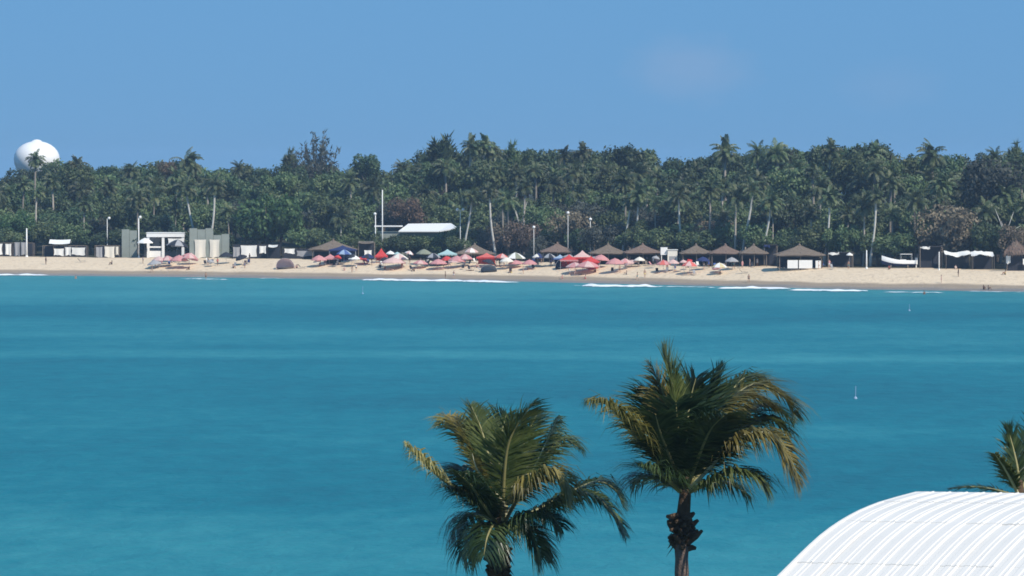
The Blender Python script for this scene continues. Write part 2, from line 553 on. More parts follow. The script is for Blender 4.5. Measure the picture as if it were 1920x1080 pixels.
# ------------------------------------------------------------------ trees of the far grove
BARK = mat("palm_bark", (0.36, 0.32, 0.27), 0.9, 0.25, 4.0, 0.1, rnd=0.45)
BARK_PALE = mat("pale_bark", (0.55, 0.53, 0.48), 0.9, 0.2, 3.0, 0.1)
BARK_DARK = mat("tree_bark", (0.12, 0.10, 0.08), 0.9, 0.25, 3.0, 0.1)
PALM_LEAF = leaf_mat("palm_leaf", (0.034, 0.06, 0.024), (0.08, 0.11, 0.046), (0.155, 0.168, 0.075), 0.5, 0.2, 0.4, 0.35, 0.7)
LEAF_DARK = leaf_mat("dark_leaf", (0.026, 0.054, 0.022), (0.056, 0.092, 0.038), (0.10, 0.134, 0.056), 0.55, 0.15, 0.35, 0.35)
LEAF_MID = leaf_mat("mid_leaf", (0.052, 0.088, 0.036), (0.106, 0.15, 0.062), (0.17, 0.205, 0.09), 0.6, 0.2, 0.3, 0.3)
LEAF_BRIGHT = leaf_mat("bright_leaf", (0.03, 0.078, 0.022), (0.065, 0.132, 0.04), (0.11, 0.18, 0.06), 0.5, 0.25, 0.15, 0.4)
LEAF_BROWN = leaf_mat("dry_leaf", (0.10, 0.08, 0.055), (0.17, 0.135, 0.095), (0.24, 0.19, 0.135), 0.8, 0.1, 0.2, 0.2)
LEAF_GREY = leaf_mat("grey_leaf", (0.05, 0.06, 0.05), (0.085, 0.095, 0.075), (0.12, 0.125, 0.10), 0.7, 0.15, 0.2, 0.2)
LEAF_RUST = leaf_mat("rust_leaf", (0.09, 0.068, 0.045), (0.145, 0.105, 0.07), (0.20, 0.145, 0.10), 0.8, 0.15, 0.1, 0.2)

def palm_crown_mesh(seed, nf=30, length=3.4, wind=0.35):
    R = random.Random(seed)
    mb = MB()
    for i in range(nf):
        az = i * 2.39996 + R.uniform(-.3, .3)
        u = i / (nf - 1)
        el = math.radians(88 - 112 * u ** 1.05 + R.uniform(-14, 14))
        Ln = length * R.uniform(0.8, 1.15) * (0.72 + 0.36 * math.sin(math.pi * min(1, u * .8 + 0.25)))
        p = Vector((0, 0, 0)); pts = [p.copy()]
        d = Vector((math.cos(az) * math.cos(el), math.sin(az) * math.cos(el), math.sin(el)))
        ns = 6
        for k in range(ns):
            p = p + d * (Ln / ns); pts.append(p.copy())
            d = (d + Vector((-wind * 0.14, 0.02, -0.27 - 0.16 * (k / ns)))).normalized()
        mb.tube(pts, [0.05 * (1 - 0.8 * k / ns) for k in range(ns + 1)], 3, False)
        for k in range(1, 2 * ns + 1):
            q = k / 2
            a = int(min(ns - 1, q)); f = q - a
            b = pts[a].lerp(pts[a + 1], f)
            t = (pts[a + 1] - pts[a]).normalized()
            s = t.cross(Vector((0, 0, 1)))
            s = s.normalized() if s.length > .05 else Vector((1, 0, 0))
            n = s.cross(t)
            w = q / ns
            ll = 1.15 * (math.sin(math.pi * min(1, 0.18 + 0.72 * w)) ** 0.8) * R.uniform(0.75, 1.2)
            for sg in (-1, 1):
                d0 = (s * sg * 0.8 + t * 0.5 + n * 0.1 + Vector((-wind * .25, 0, 0))).normalized()
                m1 = b + d0 * ll * 0.5
                tip = m1 + (d0 * 0.5 + Vector((0, 0, -0.9))).normalized() * ll * 0.6
                wd = t * 0.13
                mb.add([b - wd, b + wd, m1 + wd * 0.95, m1 - wd * 0.95, tip], [(0, 1, 2, 3), (3, 2, 4)])
    return mb.mesh("palm_crown", PALM_LEAF)
PALM_CROWNS = [palm_crown_mesh(11 + i, 26 + 5 * (i % 3), 2.9 + 0.35 * (i % 4), 0.25 + 0.2 * (i % 3)) for i in range(6)]

def palm_trunk_mesh(seed, mtl):
    """10 m trunk; returns mesh and the top point"""
    R = random.Random(seed)
    mb = MB(); mb.sm = True
    az = R.uniform(0, 6.28); lean = R.uniform(0.2, 1.3)
    pts = []; rad = []
    for k in range(9):
        u = k / 8
        off = lean * (u ** 1.8) + 0.25 * math.sin(u * 5 + seed)
        pts.append(Vector((math.cos(az) * off, math.sin(az) * off * 0.5, u * 10)))
        rad.append(0.15 + 0.13 * (1 - u) ** 6 + (0.012 if k % 2 else -0.006))
    pts[0] = Vector((pts[0].x, pts[0].y, -0.5))
    mb.tube(pts, rad, 7)
    return mb.mesh("palm_trunk", mtl), pts[-1]
PALM_TRUNKS = [palm_trunk_mesh(s, BARK) for s in (3, 7, 12, 19)]
PALM_TRUNKS_PALE = [palm_trunk_mesh(s, BARK_PALE) for s in (5, 23)]

_TR = random.Random(77)
def coconut_palm(base, top_z, label, group=None, crown=None, cs=None, pale=False, name="coconut_palm"):
    tr, top = (_TR.choice(PALM_TRUNKS_PALE) if pale else _TR.choice(PALM_TRUNKS))
    cs = cs or _TR.uniform(0.85, 1.2)
    h = max(3.0, top_z - base.z - 2.4 * cs)
    k = h / 10.0
    rz = _TR.choice((0, math.pi)) + _TR.uniform(-.4, .4)
    rot = Matrix.Rotation(rz, 3, 'Z')
    tp = rot @ (top * k)
    t = thing(name, base - Vector((tp.x, 0, 0)), label, "palm tree", group)
    link("trunk", tr, t, (0, 0, 0), rz, (0.9 + 0.1 * k, 0.9 + 0.1 * k, k) if False else (k, k, k))
    link("crown", crown or _TR.choice(PALM_CROWNS), t, tp, _TR.uniform(0, 6.28), cs)
    return t

def crown_mesh(seed, lobes, spread, flat, n, size, mtl, droop=0.0, name="leaf_crown", holes=0.0):
    """broad crown: uneven lobes, leaf-sized faces spread through their shells. Unit radius about 1, later scaled"""
    R = random.Random(seed)
    L = []
    for i in range(lobes):
        a = R.uniform(0, 6.28); r = spread * math.sqrt(R.random())
        z = R.uniform(-0.45, 0.75) * (1 - 0.6 * r)
        L.append((Vector((math.cos(a) * r, math.sin(a) * r, z * flat)), R.uniform(0.26, 0.48)))
    L.append((Vector((0, 0, 0)), 0.55))
    tot = sum(r * r for _, r in L)
    mb = MB()
    for c, r in L:
        for _ in range(int(n * r * r / tot)):
            d = Vector((R.gauss(0, 1), R.gauss(0, 1), R.gauss(0, 1))).normalized()
            if noise.noise(d * 2.2 + c * 3 + Vector((seed, 0, 0))) < holes - 0.35: continue
            rr = r * (1.0 + 0.28 * noise.noise(d * 3 + c * 5)) * R.uniform(0.62, 1.06)
            p = c + Vector((d.x * rr, d.y * rr, d.z * rr * (0.6 + 0.4 * flat)))
            nrm = (d * 0.8 + Vector((R.gauss(0, .6), R.gauss(0, .6), R.gauss(0, .6) + 0.35))).normalized()
            t = nrm.cross(Vector((R.gauss(0, 1), R.gauss(0, 1), R.gauss(0, 1))))
            if t.length < 1e-3: continue
            t.normalize(); b = nrm.cross(t)
            s = size * R.uniform(0.6, 1.3)
            mb.add([p - t * s * .5, p + b * s * .35, p + t * s * .7 + Vector((0, 0, -droop * s)), p - b * s * .35], [(0, 1, 2, 3)])
    return mb.mesh(name, mtl)
CROWNS = {
    "dark": [crown_mesh(100 + i, 9 + i, 0.8, 0.85, 4600, 0.115, LEAF_DARK) for i in range(4)],
    "mid": [crown_mesh(120 + i, 8 + i, 0.85, 0.8, 4400, 0.11, LEAF_MID) for i in range(4)],
    "bright": [crown_mesh(140 + i, 12, 0.85, 0.85, 6000, 0.10, LEAF_BRIGHT) for i in range(2)],
    "brown": [crown_mesh(150 + i, 10, 0.8, 0.8, 4000, 0.10, LEAF_BROWN) for i in range(2)],
    "rust": [crown_mesh(160, 8, 0.7, 0.8, 4000, 0.10, LEAF_RUST)],
    "grey": [crown_mesh(170 + i, 9, 0.8, 0.8, 3600, 0.095, LEAF_GREY) for i in range(2)],
}
def trunk_mesh(seed, mtl, limbs=5):
    """unit tree skeleton: trunk to z=0.55, limbs reaching into a crown of radius 1 centred at z=1"""
    R = random.Random(seed)
    mb = MB(); mb.sm = True
    mb.tube([(0, 0, -0.08), (0.02, 0, 0.25), (-0.02, 0.02, 0.6), (0, 0, 1.0)], [0.075, 0.055, 0.045, 0.02], 6)
    for i in range(limbs):
        a = i * 6.28 / limbs + R.uniform(-.4, .4); z0 = R.uniform(0.35, 0.7)
        e = Vector((math.cos(a) * R.uniform(.35, .65), math.sin(a) * R.uniform(.35, .65), R.uniform(0.9, 1.35)))
        m = Vector((0, 0, z0)).lerp(e, 0.5) + Vector((0, 0, -0.06))
        mb.tube([(0, 0, z0), m, e], [0.035, 0.022, 0.008], 5)
    return mb.mesh("tree_trunk", mtl)
TRUNKS = [trunk_mesh(i, BARK_DARK, 4 + i % 3) for i in range(3)]
CROWN_TOP = {}
def broad_tree(base, top_z, width, kind, label, group=None, name="broadleaf_tree", cat="tree", low=False):
    """broad-leaved tree; crown `width` metres wide, reaching top_z"""
    H = top_z - base.z
    rz_ = width * 0.5
    cr_h = min(H * (0.62 if low else 0.45), rz_ * 1.25)
    cme = _TR.choice(CROWNS[kind])
    if cme.name not in CROWN_TOP: CROWN_TOP[cme.name] = sorted(v.co.z for v in cme.vertices)[int(len(cme.vertices) * .995)]
    cz = H - cr_h * CROWN_TOP[cme.name]
    t = thing(name, base, label, cat, group)
    link("trunk", _TR.choice(TRUNKS), t, (0, 0, 0), _TR.uniform(0, 6.28), (rz_ * 0.9, rz_ * 0.9, cz))
    link("crown", cme, t, (0, 0, cz), _TR.uniform(0, 6.28), (rz_, rz_, cr_h))
    return t

def wispy_meshes(seed, n_limbs, leaf_n, mtl_leaf, spread, size, up=1.0):
    """open tree of thin upright branches: returns trunk mesh and crown mesh (unit height 1)"""
    R = random.Random(seed)
    tb = MB(); cb = MB()
    tb.tube([(0, 0, -0.05), (0, 0, 0.3), (0.01, 0, 0.62)], [0.022, 0.017, 0.008], 5)
    for i in range(n_limbs):
        a = R.uniform(0, 6.28); z0 = R.uniform(0.18, 0.62)
        zr = min(1.0, z0 + R.uniform(0.22, 0.42) * up)
        r = spread * R.uniform(0.35, 1.0) * (1.25 - zr)
        p0 = Vector((0, 0, z0)); p2 = Vector((math.cos(a) * r, math.sin(a) * r, zr)); p1 = p0.lerp(p2, .5) + Vector((math.cos(a), math.sin(a), -0.3)) * 0.03
        tb.tube([p0, p1, p2], [0.007, 0.005, 0.002], 4)
        for _ in range(leaf_n):
            u = R.uniform(0.3, 1.05)
            p = p0.lerp(p1, u * 2) if u < .5 else p1.lerp(p2, u * 2 - 1)
            d = Vector((R.gauss(0, .5), R.gauss(0, .5), R.uniform(0.0, 1.2))).normalized()
            s = size * R.uniform(.6, 1.5)
            w = d.cross(Vector((R.gauss(0, 1), R.gauss(0, 1), R.gauss(0, 1)))).normalized() * s * 0.16
            p = p + Vector((R.gauss(0, .014), R.gauss(0, .014), R.gauss(0, .014)))
            cb.add([p - w, p + w, p + d * s], [(0, 1, 2)])
    return tb.mesh("branches", BARK_DARK), cb.mesh("foliage", mtl_leaf)
WISPY = {
    "bare": wispy_meshes(31, 46, 34, LEAF_GREY, 0.72, 0.055),
    "casuarina": wispy_meshes(37, 60, 75, LEAF_DARK, 0.34, 0.075, 0.8),
    "spike": wispy_meshes(41, 40, 70, LEAF_MID, 0.17, 0.075, 0.8),
    "shrub": wispy_meshes(43, 60, 60, LEAF_BROWN, 0.9, 0.06, 0.9),
}
def wispy_tree(base, top_z, kind, label, name, cat="tree", group=None, wide=1.0):
    H = top_z - base.z
    t = thing(name, base, label, cat, group)
    tb, cb = WISPY[kind]
    rz = _TR.uniform(0, 6.28)
    link("trunk", tb, t, (0, 0, 0), rz, (H * wide, H * wide, H)); link("crown", cb, t, (0, 0, 0), rz, (H * wide, H * wide, H))
    return t

SKY_LINE = [(-200, 318), (0, 322), (60, 312), (100, 302), (150, 296), (185, 312), (245, 306), (300, 308), (352, 300), (410, 314), (470, 310), (540, 308), (620, 306), (660, 302), (685, 294), (710, 312), (740, 320), (760, 306), (790, 292), (830, 280), (860, 290), (885, 272), (925, 276), (985, 282), (1060, 278), (1120, 282), (1180, 278), (1205, 283), (1222, 300), (1250, 304), (1280, 294), (1330, 292), (1390, 284), (1455, 276), (1520, 274), (1590, 273), (1650, 272), (1680, 288), (1710, 293), (1790, 288), (1830, 293), (1865, 284), (1920, 286), (2120, 290)]
MARKS = [(0, "the leftmost stall"), (65, "the water tower"), (125, "the upturned roof sheet"), (200, "the cream sheet stall"), (258, "the tall white lamp pole"), (310, "the white frame building"), (392, "the grey screen walls"), (465, "the bulging white sheets"), (540, "the pale pink tent"), (630, "the navy canopy"), (715, "the tall red tent"), (790, "the flat white roof"), (860, "the twin globe lamp"), (912, "the coral canopy"), (967, "the flat greenish umbrella"), (1045, "the light blue canopy"), (1095, "the red canopies"), (1140, "the first thatched hut"), (1205, "the reddish hut"), (1254, "the cream kiosk"), (1305, "the hut past the kiosk"), (1360, "the middle joined hut"), (1413, "the last joined hut"), (1499, "the biggest hut"), (1593, "the folded white umbrella"), (1640, "the pale bare post"), (1690, "the motor boat"), (1745, "the dark box shelter"), (1797, "the first tarpaulin"), (1843, "the second tarpaulin"), (1905, "the ragged shack")]
GROVE = []
def plant(px, t, what, kind):
    """remember a grove tree; its label is given once its neighbours are known"""
    mark = min(MARKS, key=lambda m: abs(m[0] - px))[1]
    if px < -25: mark = "the left border"
    if px > 1945: mark = "the right border"
    GROVE.append((px, t, what, kind, mark))
def label_grove():
    sets = {}
    for g in GROVE: sets.setdefault((g[2], g[4]), []).append(g)
    for (what, mark), gs in sets.items():
        gs.sort(key=lambda g: g[0])
        n = len(gs)
        for i, (px, t, w, kind, m) in enumerate(gs):
            s = w + " above " + m if n == 1 else w + " above " + m + ", " + {2: ("left of two", "right of two"), 3: ("left of three", "middle of three", "right of three"), 4: ("leftmost of four", "second of four", "third of four", "rightmost of four")}.get(n, ["leftmost of five", "second of five", "third of five", "fourth of five", "rightmost of five"])[i % 5]
            t["label"] = s; t["group"] = kind

def plant_grove():
    R = random.Random(5)
    # --- skyline trees told apart by their outline
    def topz(py, b): return zof(py, b.y)
    def special_palm(px, py, d, label, cs=1.2, pale=False):
        b = inland(px, d); coconut_palm(b, topz(py + 5, b), label, "palms on the skyline", None, cs * .9, pale)
    special_palm(68, 281, 120, "dark palm whose head stands in front of the white water tower", 1.0)
    special_palm(145, 290, 120, "dark palm just beside the white water tower", 1.15)
    special_palm(352, 281, 105, "tall broad headed palm breaking the skyline behind the white frame building", 1.45)
    special_palm(447, 301, 125, "small thin palm on the skyline behind the tall grey panel walls", 0.8)
    special_palm(246, 303, 125, "palm with a flat dark top on the low skyline near the tower", 0.95)
    special_palm(752, 300, 120, "leaning palm at the foot of the dark spiky tree on the skyline", 0.95)
    special_palm(908, 250, 115, "tall ragged palm, the right of a pair at the highest skyline", 1.25)
    special_palm(884, 252, 112, "tall ragged palm, the left of a pair at the highest skyline", 1.25)
    special_palm(925, 266, 118, "palm crowding behind the ragged pair at the highest skyline", 1.15)
    special_palm(1092, 265, 125, "palm topping the skyline above the red canopies", 1.05)
    special_palm(1058, 275, 125, "lower palm on the skyline beside the one above the red canopies", 0.95)
    special_palm(1360, 257, 110, "tallest palm head on the skyline behind the thatched huts", 1.45)
    special_palm(1420, 267, 125, "dark palm on the skyline next to the tallest head behind the huts", 1.0)
    special_palm(1456, 263, 122, "pointed palm head on the skyline above the big hut", 1.2)
    special_palm(1558, 260, 122, "round dark palm head on the skyline beyond the big hut", 1.2)
    special_palm(1640, 265, 125, "palm standing out of the flat dark skyline above the boat", 1.1)
    special_palm(1746, 265, 115, "full palm head standing alone on the skyline above the white tarpaulins", 1.35)
    special_palm(1864, 277, 125, "small palm head on the skyline near the frame's edge", 0.85)
    b = inland(545, 170); wispy_tree(b, topz(272, b), "spike", "narrow dark tree beside the bare grey tree on the skyline", "narrow_tree")
    b = inland(594, 165); wispy_tree(b, topz(247, b), "bare", "open grey see-through tree standing high on the skyline", "bare_tree", wide=0.85)
    b = inland(830, 135); wispy_tree(b, topz(243, b), "casuarina", "dark spiky casuarina, the pointed tree of the skyline", "casuarina_tree")
    b = inland(960, 140); wispy_tree(b, topz(258, b), "spike", "thin twiggy tree on the skyline beside the ragged palm pair", "narrow_tree")
    b = inland(1900, 170); wispy_tree(b, topz(256, b), "spike", "lone thin tree poking above the skyline at the frame's edge", "narrow_tree", wide=0.8)
    b = inland(800, 150); broad_tree(b, topz(286, b), 9, "dark", "dark sloping crown leaning against the pointed casuarina", None)
    b = inland(1165, 145); broad_tree(b, topz(275, b), 11, "dark", "very dark flat topped tree on the skyline above the first huts", None)
    b = inland(1608, 145); broad_tree(b, topz(271, b), 14, "dark", "long dark flat topped tree on the skyline above the beached boat", None)
    b = inland(685, 150); broad_tree(b, topz(290, b), 7, "dark", "dark hump of a tree on the skyline above the red tent", None)
    b = inland(315, 140); broad_tree(b, topz(303, b), 6, "rust", "rust coloured tree on the skyline behind the white frame building", None)
    # --- trees that mark the lower wood
    b = inland(500, 44); broad_tree(b, topz(368, b), 15.5, "bright", "big fresh green spreading tree above the white cloth stall", None, low=True)
    b = inland(765, 62); broad_tree(b, topz(372, b), 9, "rust", "dry reddish brown tree behind the flat white roof", None)
    b = inland(1075, 50); broad_tree(b, topz(395, b), 10, "brown", "dry brown tree behind the red canopies", None, low=True)
    b = inland(1782, 44); broad_tree(b, topz(384, b), 12.5, "brown", "broad brownish tree behind the dark shelter and white tarpaulins", None, low=True)
    b = inland(1870, 70); broad_tree(b, topz(300, b), 17, "grey", "wide grey green tree filling the wood near the frame's edge", None)
    b = inland(30, 45); broad_tree(b, topz(398, b), 9, "bright", "low green tree over the white stalls at the frame's edge", None, low=True)
    for px, py, d, l in ((403, 332, 47, "palm with a bright white trunk behind the tall grey panel walls"),
                         (350, 338, 52, "palm with a slim pale trunk behind the white frame building")):
        b = inland(px, d); coconut_palm(b, topz(py, b), l, "pale trunked palms", None, 0.95, True)
    # forked pale trunks by the flat white roof
    for px, py, d, l in ((975, 372, 52, "leafless pale tree with forked limbs beside the flat white roof"), (1885, 392, 46, "leafless pale tree with forked limbs by the white tarpaulins")):
        b = inland(px, d); H = topz(py, b) - b.z
        t = thing("dead_tree", b, l, "tree")
        mb = MB(); mb.sm = True
        mb.tube([(0, 0, -.4), (0.1, 0, H * .3), (-0.05, 0, H * .55)], [.2, .16, .14], 6)
        mb.build("trunk", BARK_PALE, t)
        for e in ((-2.0, .4, 1.0), (1.6, -.3, .95), (3.2, .5, .72), (-.9, -.6, .8)):
            m = MB(); m.sm = True
            m.tube([(-0.05, 0, H * .52), (e[0] * .5, e[1] * .5, H * (.5 + e[2]) / 2 + .3), (e[0], e[1], H * e[2])], [.13, .09, .03], 5)
            m.build("limb", BARK_PALE, t)
    # --- the mass of the grove: back wall of broad trees, then palms, then the front
    def row(step, d0, d1, fn, lo=-90, hi=2010):
        px = lo
        while px < hi:
            fn(px, inland(px, R.uniform(d0, d1)))
            px += R.uniform(step * .8, step * 1.2)
    TONE = {"mid": "mid green", "dark": "deep green", "grey": "greyish", "brown": "dry brown"}
    def far(px, b):
        k = "dark" if R.random() < .7 else "mid"
        plant(px, broad_tree(b, topz(lerp_table(SKY_LINE, px) + R.uniform(-1, 8), b), R.uniform(8, 12), k, "", None), TONE[k] + " tree on the far skyline", "leafy trees on the far skyline")
    row(34, 150, 178, far)
    def backing(px, b):
        plant(px, broad_tree(b, topz(lerp_table(SKY_LINE, px) + R.uniform(16, 30), b), R.uniform(11, 14), R.choice(("dark", "mid")), "", None, low=True), "spreading tree deep behind the skyline", "trees deep behind the skyline")
    row(56, 188, 215, backing)
    def upper(px, b):
        k = "mid" if R.random() < .55 else "dark"
        plant(px, broad_tree(b, topz(lerp_table(SKY_LINE, px) + R.uniform(14, 46), b), R.uniform(8, 12.5), k, ""), TONE[k] + " tree halfway up the wood", "leafy trees halfway up the wood")
    row(50, 96, 128, upper)
    def tall(px, b):
        if 470 < px < 650 and R.random() < .6: return
        plant(px, coconut_palm(b, topz(lerp_table(SKY_LINE, px) + R.uniform(14, 54), b), "", None, None, R.uniform(.8, 1.12)), "tall palm in the upper wood", "tall palms in the upper wood")
    row(34, 84, 128, tall)
    def fill(px, b):
        k = R.choice(("mid", "dark", "mid"))
        plant(px, broad_tree(b, topz(R.uniform(345, 375), b), R.uniform(8, 11), k, "", low=True), TONE[k] + " undergrowth tree amid the wood", "undergrowth trees")
    row(62, 80, 94, fill)
    def middle(px, b):
        if 430 < px < 680 and R.random() > .35: return
        if 690 < px < 875: b = inland(px, R.uniform(66, 84))
        plant(px, coconut_palm(b, topz(R.uniform(322, 385), b), "", None, None, R.uniform(.8, 1.05)), "coconut palm of middle height", "palms of middle height")
    row(46, 58, 84, middle)
    def bushy(px, b):
        if 690 < px < 875: b = inland(px, R.uniform(64, 76))
        k = R.choice(("mid", "mid", "dark", "grey", "mid"))
        plant(px, broad_tree(b, topz(R.uniform(370, 405), b), R.uniform(8, 12), k, "", low=True), TONE[k] + " bushy tree low in the wood", "bushy trees low in the wood")
    row(36, 54, 76, bushy)
    def front_shrub(px, b):
        if 440 < px < 560: return
        k = R.choice(("mid", "mid", "dark", "brown", "grey", "mid")) if px > 560 else R.choice(("dark", "mid", "mid"))
        if 230 < px < 430: k = "dark"
        if 1400 < px < 1680: k = "mid"
        top = R.uniform(443, 452) if 680 < px < 880 else R.uniform(412, 446)
        plant(px, broad_tree(b, topz(top, b), R.uniform(7, 10), k, "", None, "shrub", "shrub", low=True), TONE[k] + " shrub behind the sand", "shrubs at the back of the beach")
    row(34, 41, 51, front_shrub)
    def front_palm(px, b):
        if 875 < px < 960 or px < 430 or 1150 < px < 2000:
            plant(px, coconut_palm(b, topz(R.uniform(348, 398), b), "", None, None, R.uniform(.7, 1.0)), "slender front row palm", "slender palms in the front row")
    row(84, 46, 57, front_palm)
    for px, d, top in ((708, 46, 437), (738, 46, 441), (768, 45, 443), (800, 45, 442), (832, 46, 437), (862, 46, 432)):
        b = inland(px, d); plant(px, broad_tree(b, topz(top, b), 6.5, R.choice(("mid", "dark", "mid")), "", None, "shrub", "shrub", low=True), "leafy screening shrub before the low building", "shrubs before the low building")
    for px, top in ((640, 392), (885, 352), (918, 345), (952, 360), (1182, 362), (1197, 350), (1228, 368), (1272, 346), (1330, 342), (1382, 352), (1411, 340), (1446, 362), (1556, 356), (1622, 366), (1643, 352), (1716, 360)):
        b = inland(px, R.uniform(41, 45)); plant(px, coconut_palm(b, topz(top, b), "", None, None, R.uniform(.8, 1.0), R.random() < .45), "slim long trunked palm before the shrubs", "slim palms before the shrubs")
    label_grove()
plant_grove()
# ------------------------------------------------------------------ things on the far beach
WHITE = mat("white_paint", (0.84, 0.83, 0.80), 0.5, 0.06, 2.0)
WHITE_CLOTH = mat("white_cloth", (0.86, 0.85, 0.81), 0.85, 0.05, 1.5, 0.1, trans=0.10)
CREAM_CLOTH = mat("cream_cloth", (0.82, 0.77, 0.67), 0.85, 0.06, 1.5, 0.1, trans=0.10)
GREY_CLOTH = mat("grey_cloth", (0.42, 0.42, 0.43), 0.85, 0.1, 1.5, 0.1, trans=0.2)
GREY_WALL = mat("grey_green_wall", (0.27, 0.30, 0.27), 0.9, 0.12, 0.6)
DARK = mat("dark_timber", (0.035, 0.033, 0.035), 0.8, 0.2, 2.0)
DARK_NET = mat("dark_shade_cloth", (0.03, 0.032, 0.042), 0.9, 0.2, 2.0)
TIMBER = mat("weathered_timber", (0.20, 0.165, 0.13), 0.85, 0.2, 2.0)
THATCH = mat("thatch", (0.20, 0.158, 0.122), 0.95, 0.28, 3.0, 0.05, 0.8)
THATCH_RED = mat("reddish_thatch", (0.21, 0.15, 0.12), 0.95, 0.25, 3.0, 0.05, 0.8)
RED = mat("red_canvas", (0.72, 0.09, 0.085), 0.8, 0.1, 2.0, 0.1, trans=0.3)
CORAL = mat("coral_canvas", (0.80, 0.20, 0.17), 0.8, 0.1, 2.0, 0.1, trans=0.3)
PINK = mat("pink_canvas", (0.72, 0.36, 0.36), 0.85, 0.1, 2.0, 0.1, trans=0.3)
PALE_PINK = mat("pale_pink_canvas", (0.80, 0.57, 0.53), 0.85, 0.08, 2.0, 0.1, trans=0.3)
NAVY = mat("navy_canvas", (0.035, 0.05, 0.14), 0.85, 0.15, 2.0, 0.1, trans=0.1)
BLUE = mat("blue_canvas", (0.10, 0.16, 0.38), 0.85, 0.15, 2.0, 0.1, trans=0.2)
LIGHT_BLUE = mat("light_blue_canvas", (0.42, 0.55, 0.72), 0.85, 0.1, 2.0, 0.1, trans=0.3)
AQUA = mat("aqua_canvas", (0.48, 0.70, 0.70), 0.85, 0.1, 2.0, 0.1, trans=0.3)
YELLOW = mat("pale_yellow_canvas", (0.78, 0.68, 0.42), 0.85, 0.1, 2.0, 0.1, trans=0.3)
OLIVE = mat("olive_canvas", (0.30, 0.32, 0.24), 0.85, 0.1, 2.0, 0.1, trans=0.2)
METAL = mat("galvanised_pole", (0.45, 0.46, 0.47), 0.45, 0.1, 4.0, 0.5)
GLASS_DARK = mat("boat_windscreen", (0.02, 0.025, 0.03), 0.12, 0.1, 2.0, 0.6)

def ppm(Y): return F / Y

def cloth_panel(mb, w, h, seed, y=0.0, x0=0.0, z0=0.0, sag=0.06, slack=0.12):
    """hanging cloth with folds, its hem uneven; two-sided with thickness"""
    R = random.Random(seed); n = 8; m = 5
    ph = R.uniform(0, 6.28); vs = []
    for side in (0, 1):
        for j in range(m + 1):
            for i in range(n + 1):
                u = i / n; v = j / m
                fold = slack * math.sin(u * 9 + ph) * (1 - v * 0.6)
                hem = (1 - v) * (0.12 * math.sin(u * 5 + ph * 2) + 0.06 * math.sin(u * 13))
                pinch = 0.05 * w * math.sin(math.pi * v) * (1 if u < .5 else -1) * abs(2 * u - 1)
                vs.append((x0 + u * w + pinch, y + fold + side * 0.03, z0 + v * h + hem - sag * math.sin(math.pi * u) * v))
    fs = []; k = (n + 1) * (m + 1)
    for j in range(m):
        for i in range(n):
            a = j * (n + 1) + i
            fs.append((a, a + 1, a + n + 2, a + n + 1))
            fs.append((k + a + n + 1, k + a + n + 2, k + a + 1, k + a))
    mb.sm = True
    mb.add(vs, fs)

def cloth_stall(name, label, px0, px1, py_top, d, panels, roof=None, posts=TIMBER, depth=3.0, cat="stall", group=None):
    """open stall: posts and rails, cloth panels hung in front, optional roof. panels: (px0, px1, py_top, py_bottom, material)"""
    b = inland((px0 + px1) / 2, d); Y = b.y; k = Y / F
    pc = (px0 + px1) / 2
    w = (px1 - px0) * k; H = zof(py_top, Y) - b.z
    t = thing(name, b, label, cat, group)
    nx = max(2, int(round(w / 2.6)) + 1)
    for yy in (0.12, depth):
        for i in range(nx):
            x = -w / 2 + w * i / (nx - 1)
            m = MB(); m.box(x - .06, x + .06, yy - .06, yy + .06, -0.4, H - (0.0 if yy < 1 else 0.003)); m.build("post", posts, t)
    m = MB(); m.box(-w / 2 - .1, w / 2 + .1, .02, .10, H + .002, H + .12); m.build("rail", posts, t)
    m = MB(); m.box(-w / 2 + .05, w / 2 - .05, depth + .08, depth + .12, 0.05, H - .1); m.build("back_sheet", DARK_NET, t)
    for i, (a, c, pt, pb, mt) in enumerate(panels):
        z1 = zof(pt, Y) - b.z; z0 = max(0.12, zof(pb, Y) - b.z)
        m = MB(); cloth_panel(m, (c - a) * k, z1 - z0, hash((px0, i)) % 997, -0.16, (a - pc) * k, z0)
        m.build("cloth_panel", mt, t)
    if roof:
        mt, r0, r1, pt, pb = roof
        x0 = (r0 - pc) * k; x1 = (r1 - pc) * k; z1 = zof(pt, Y) - b.z; z0 = zof(pb, Y) - b.z
        m = MB()
        n = 8
        for i in range(n + 1):
            u = i / n; x = x0 + (x1 - x0) * u
            s = -0.18 * math.sin(math.pi * u)
            for (yy, zz) in ((-0.45, z0 + s), (depth * .5, z1 + s * .6), (depth + .4, z0 + s + .1)):
                m.v.append((x, yy, zz)); 
            for (yy, zz) in ((-0.45, z0 + s - .07), (depth * .5, z1 + s * .6 - .07), (depth + .4, z0 + s + .03)):
                m.v.append((x, yy, zz))
        for i in range(n):
            a = i * 6; c = a + 6
            for q in ((a, c, c + 1, a + 1), (a + 1, c + 1, c + 2, a + 2), (a + 4, c + 4, c + 3, a + 3), (a + 5, c + 5, c + 4, a + 4), (a + 3, c + 3, c, a), (a + 2, c + 2, c + 5, a + 5)):
                m.f.append(q); m.m.append(0); m.smooth.append(False)
        m.build("roof_sheet", mt, t)
    return t

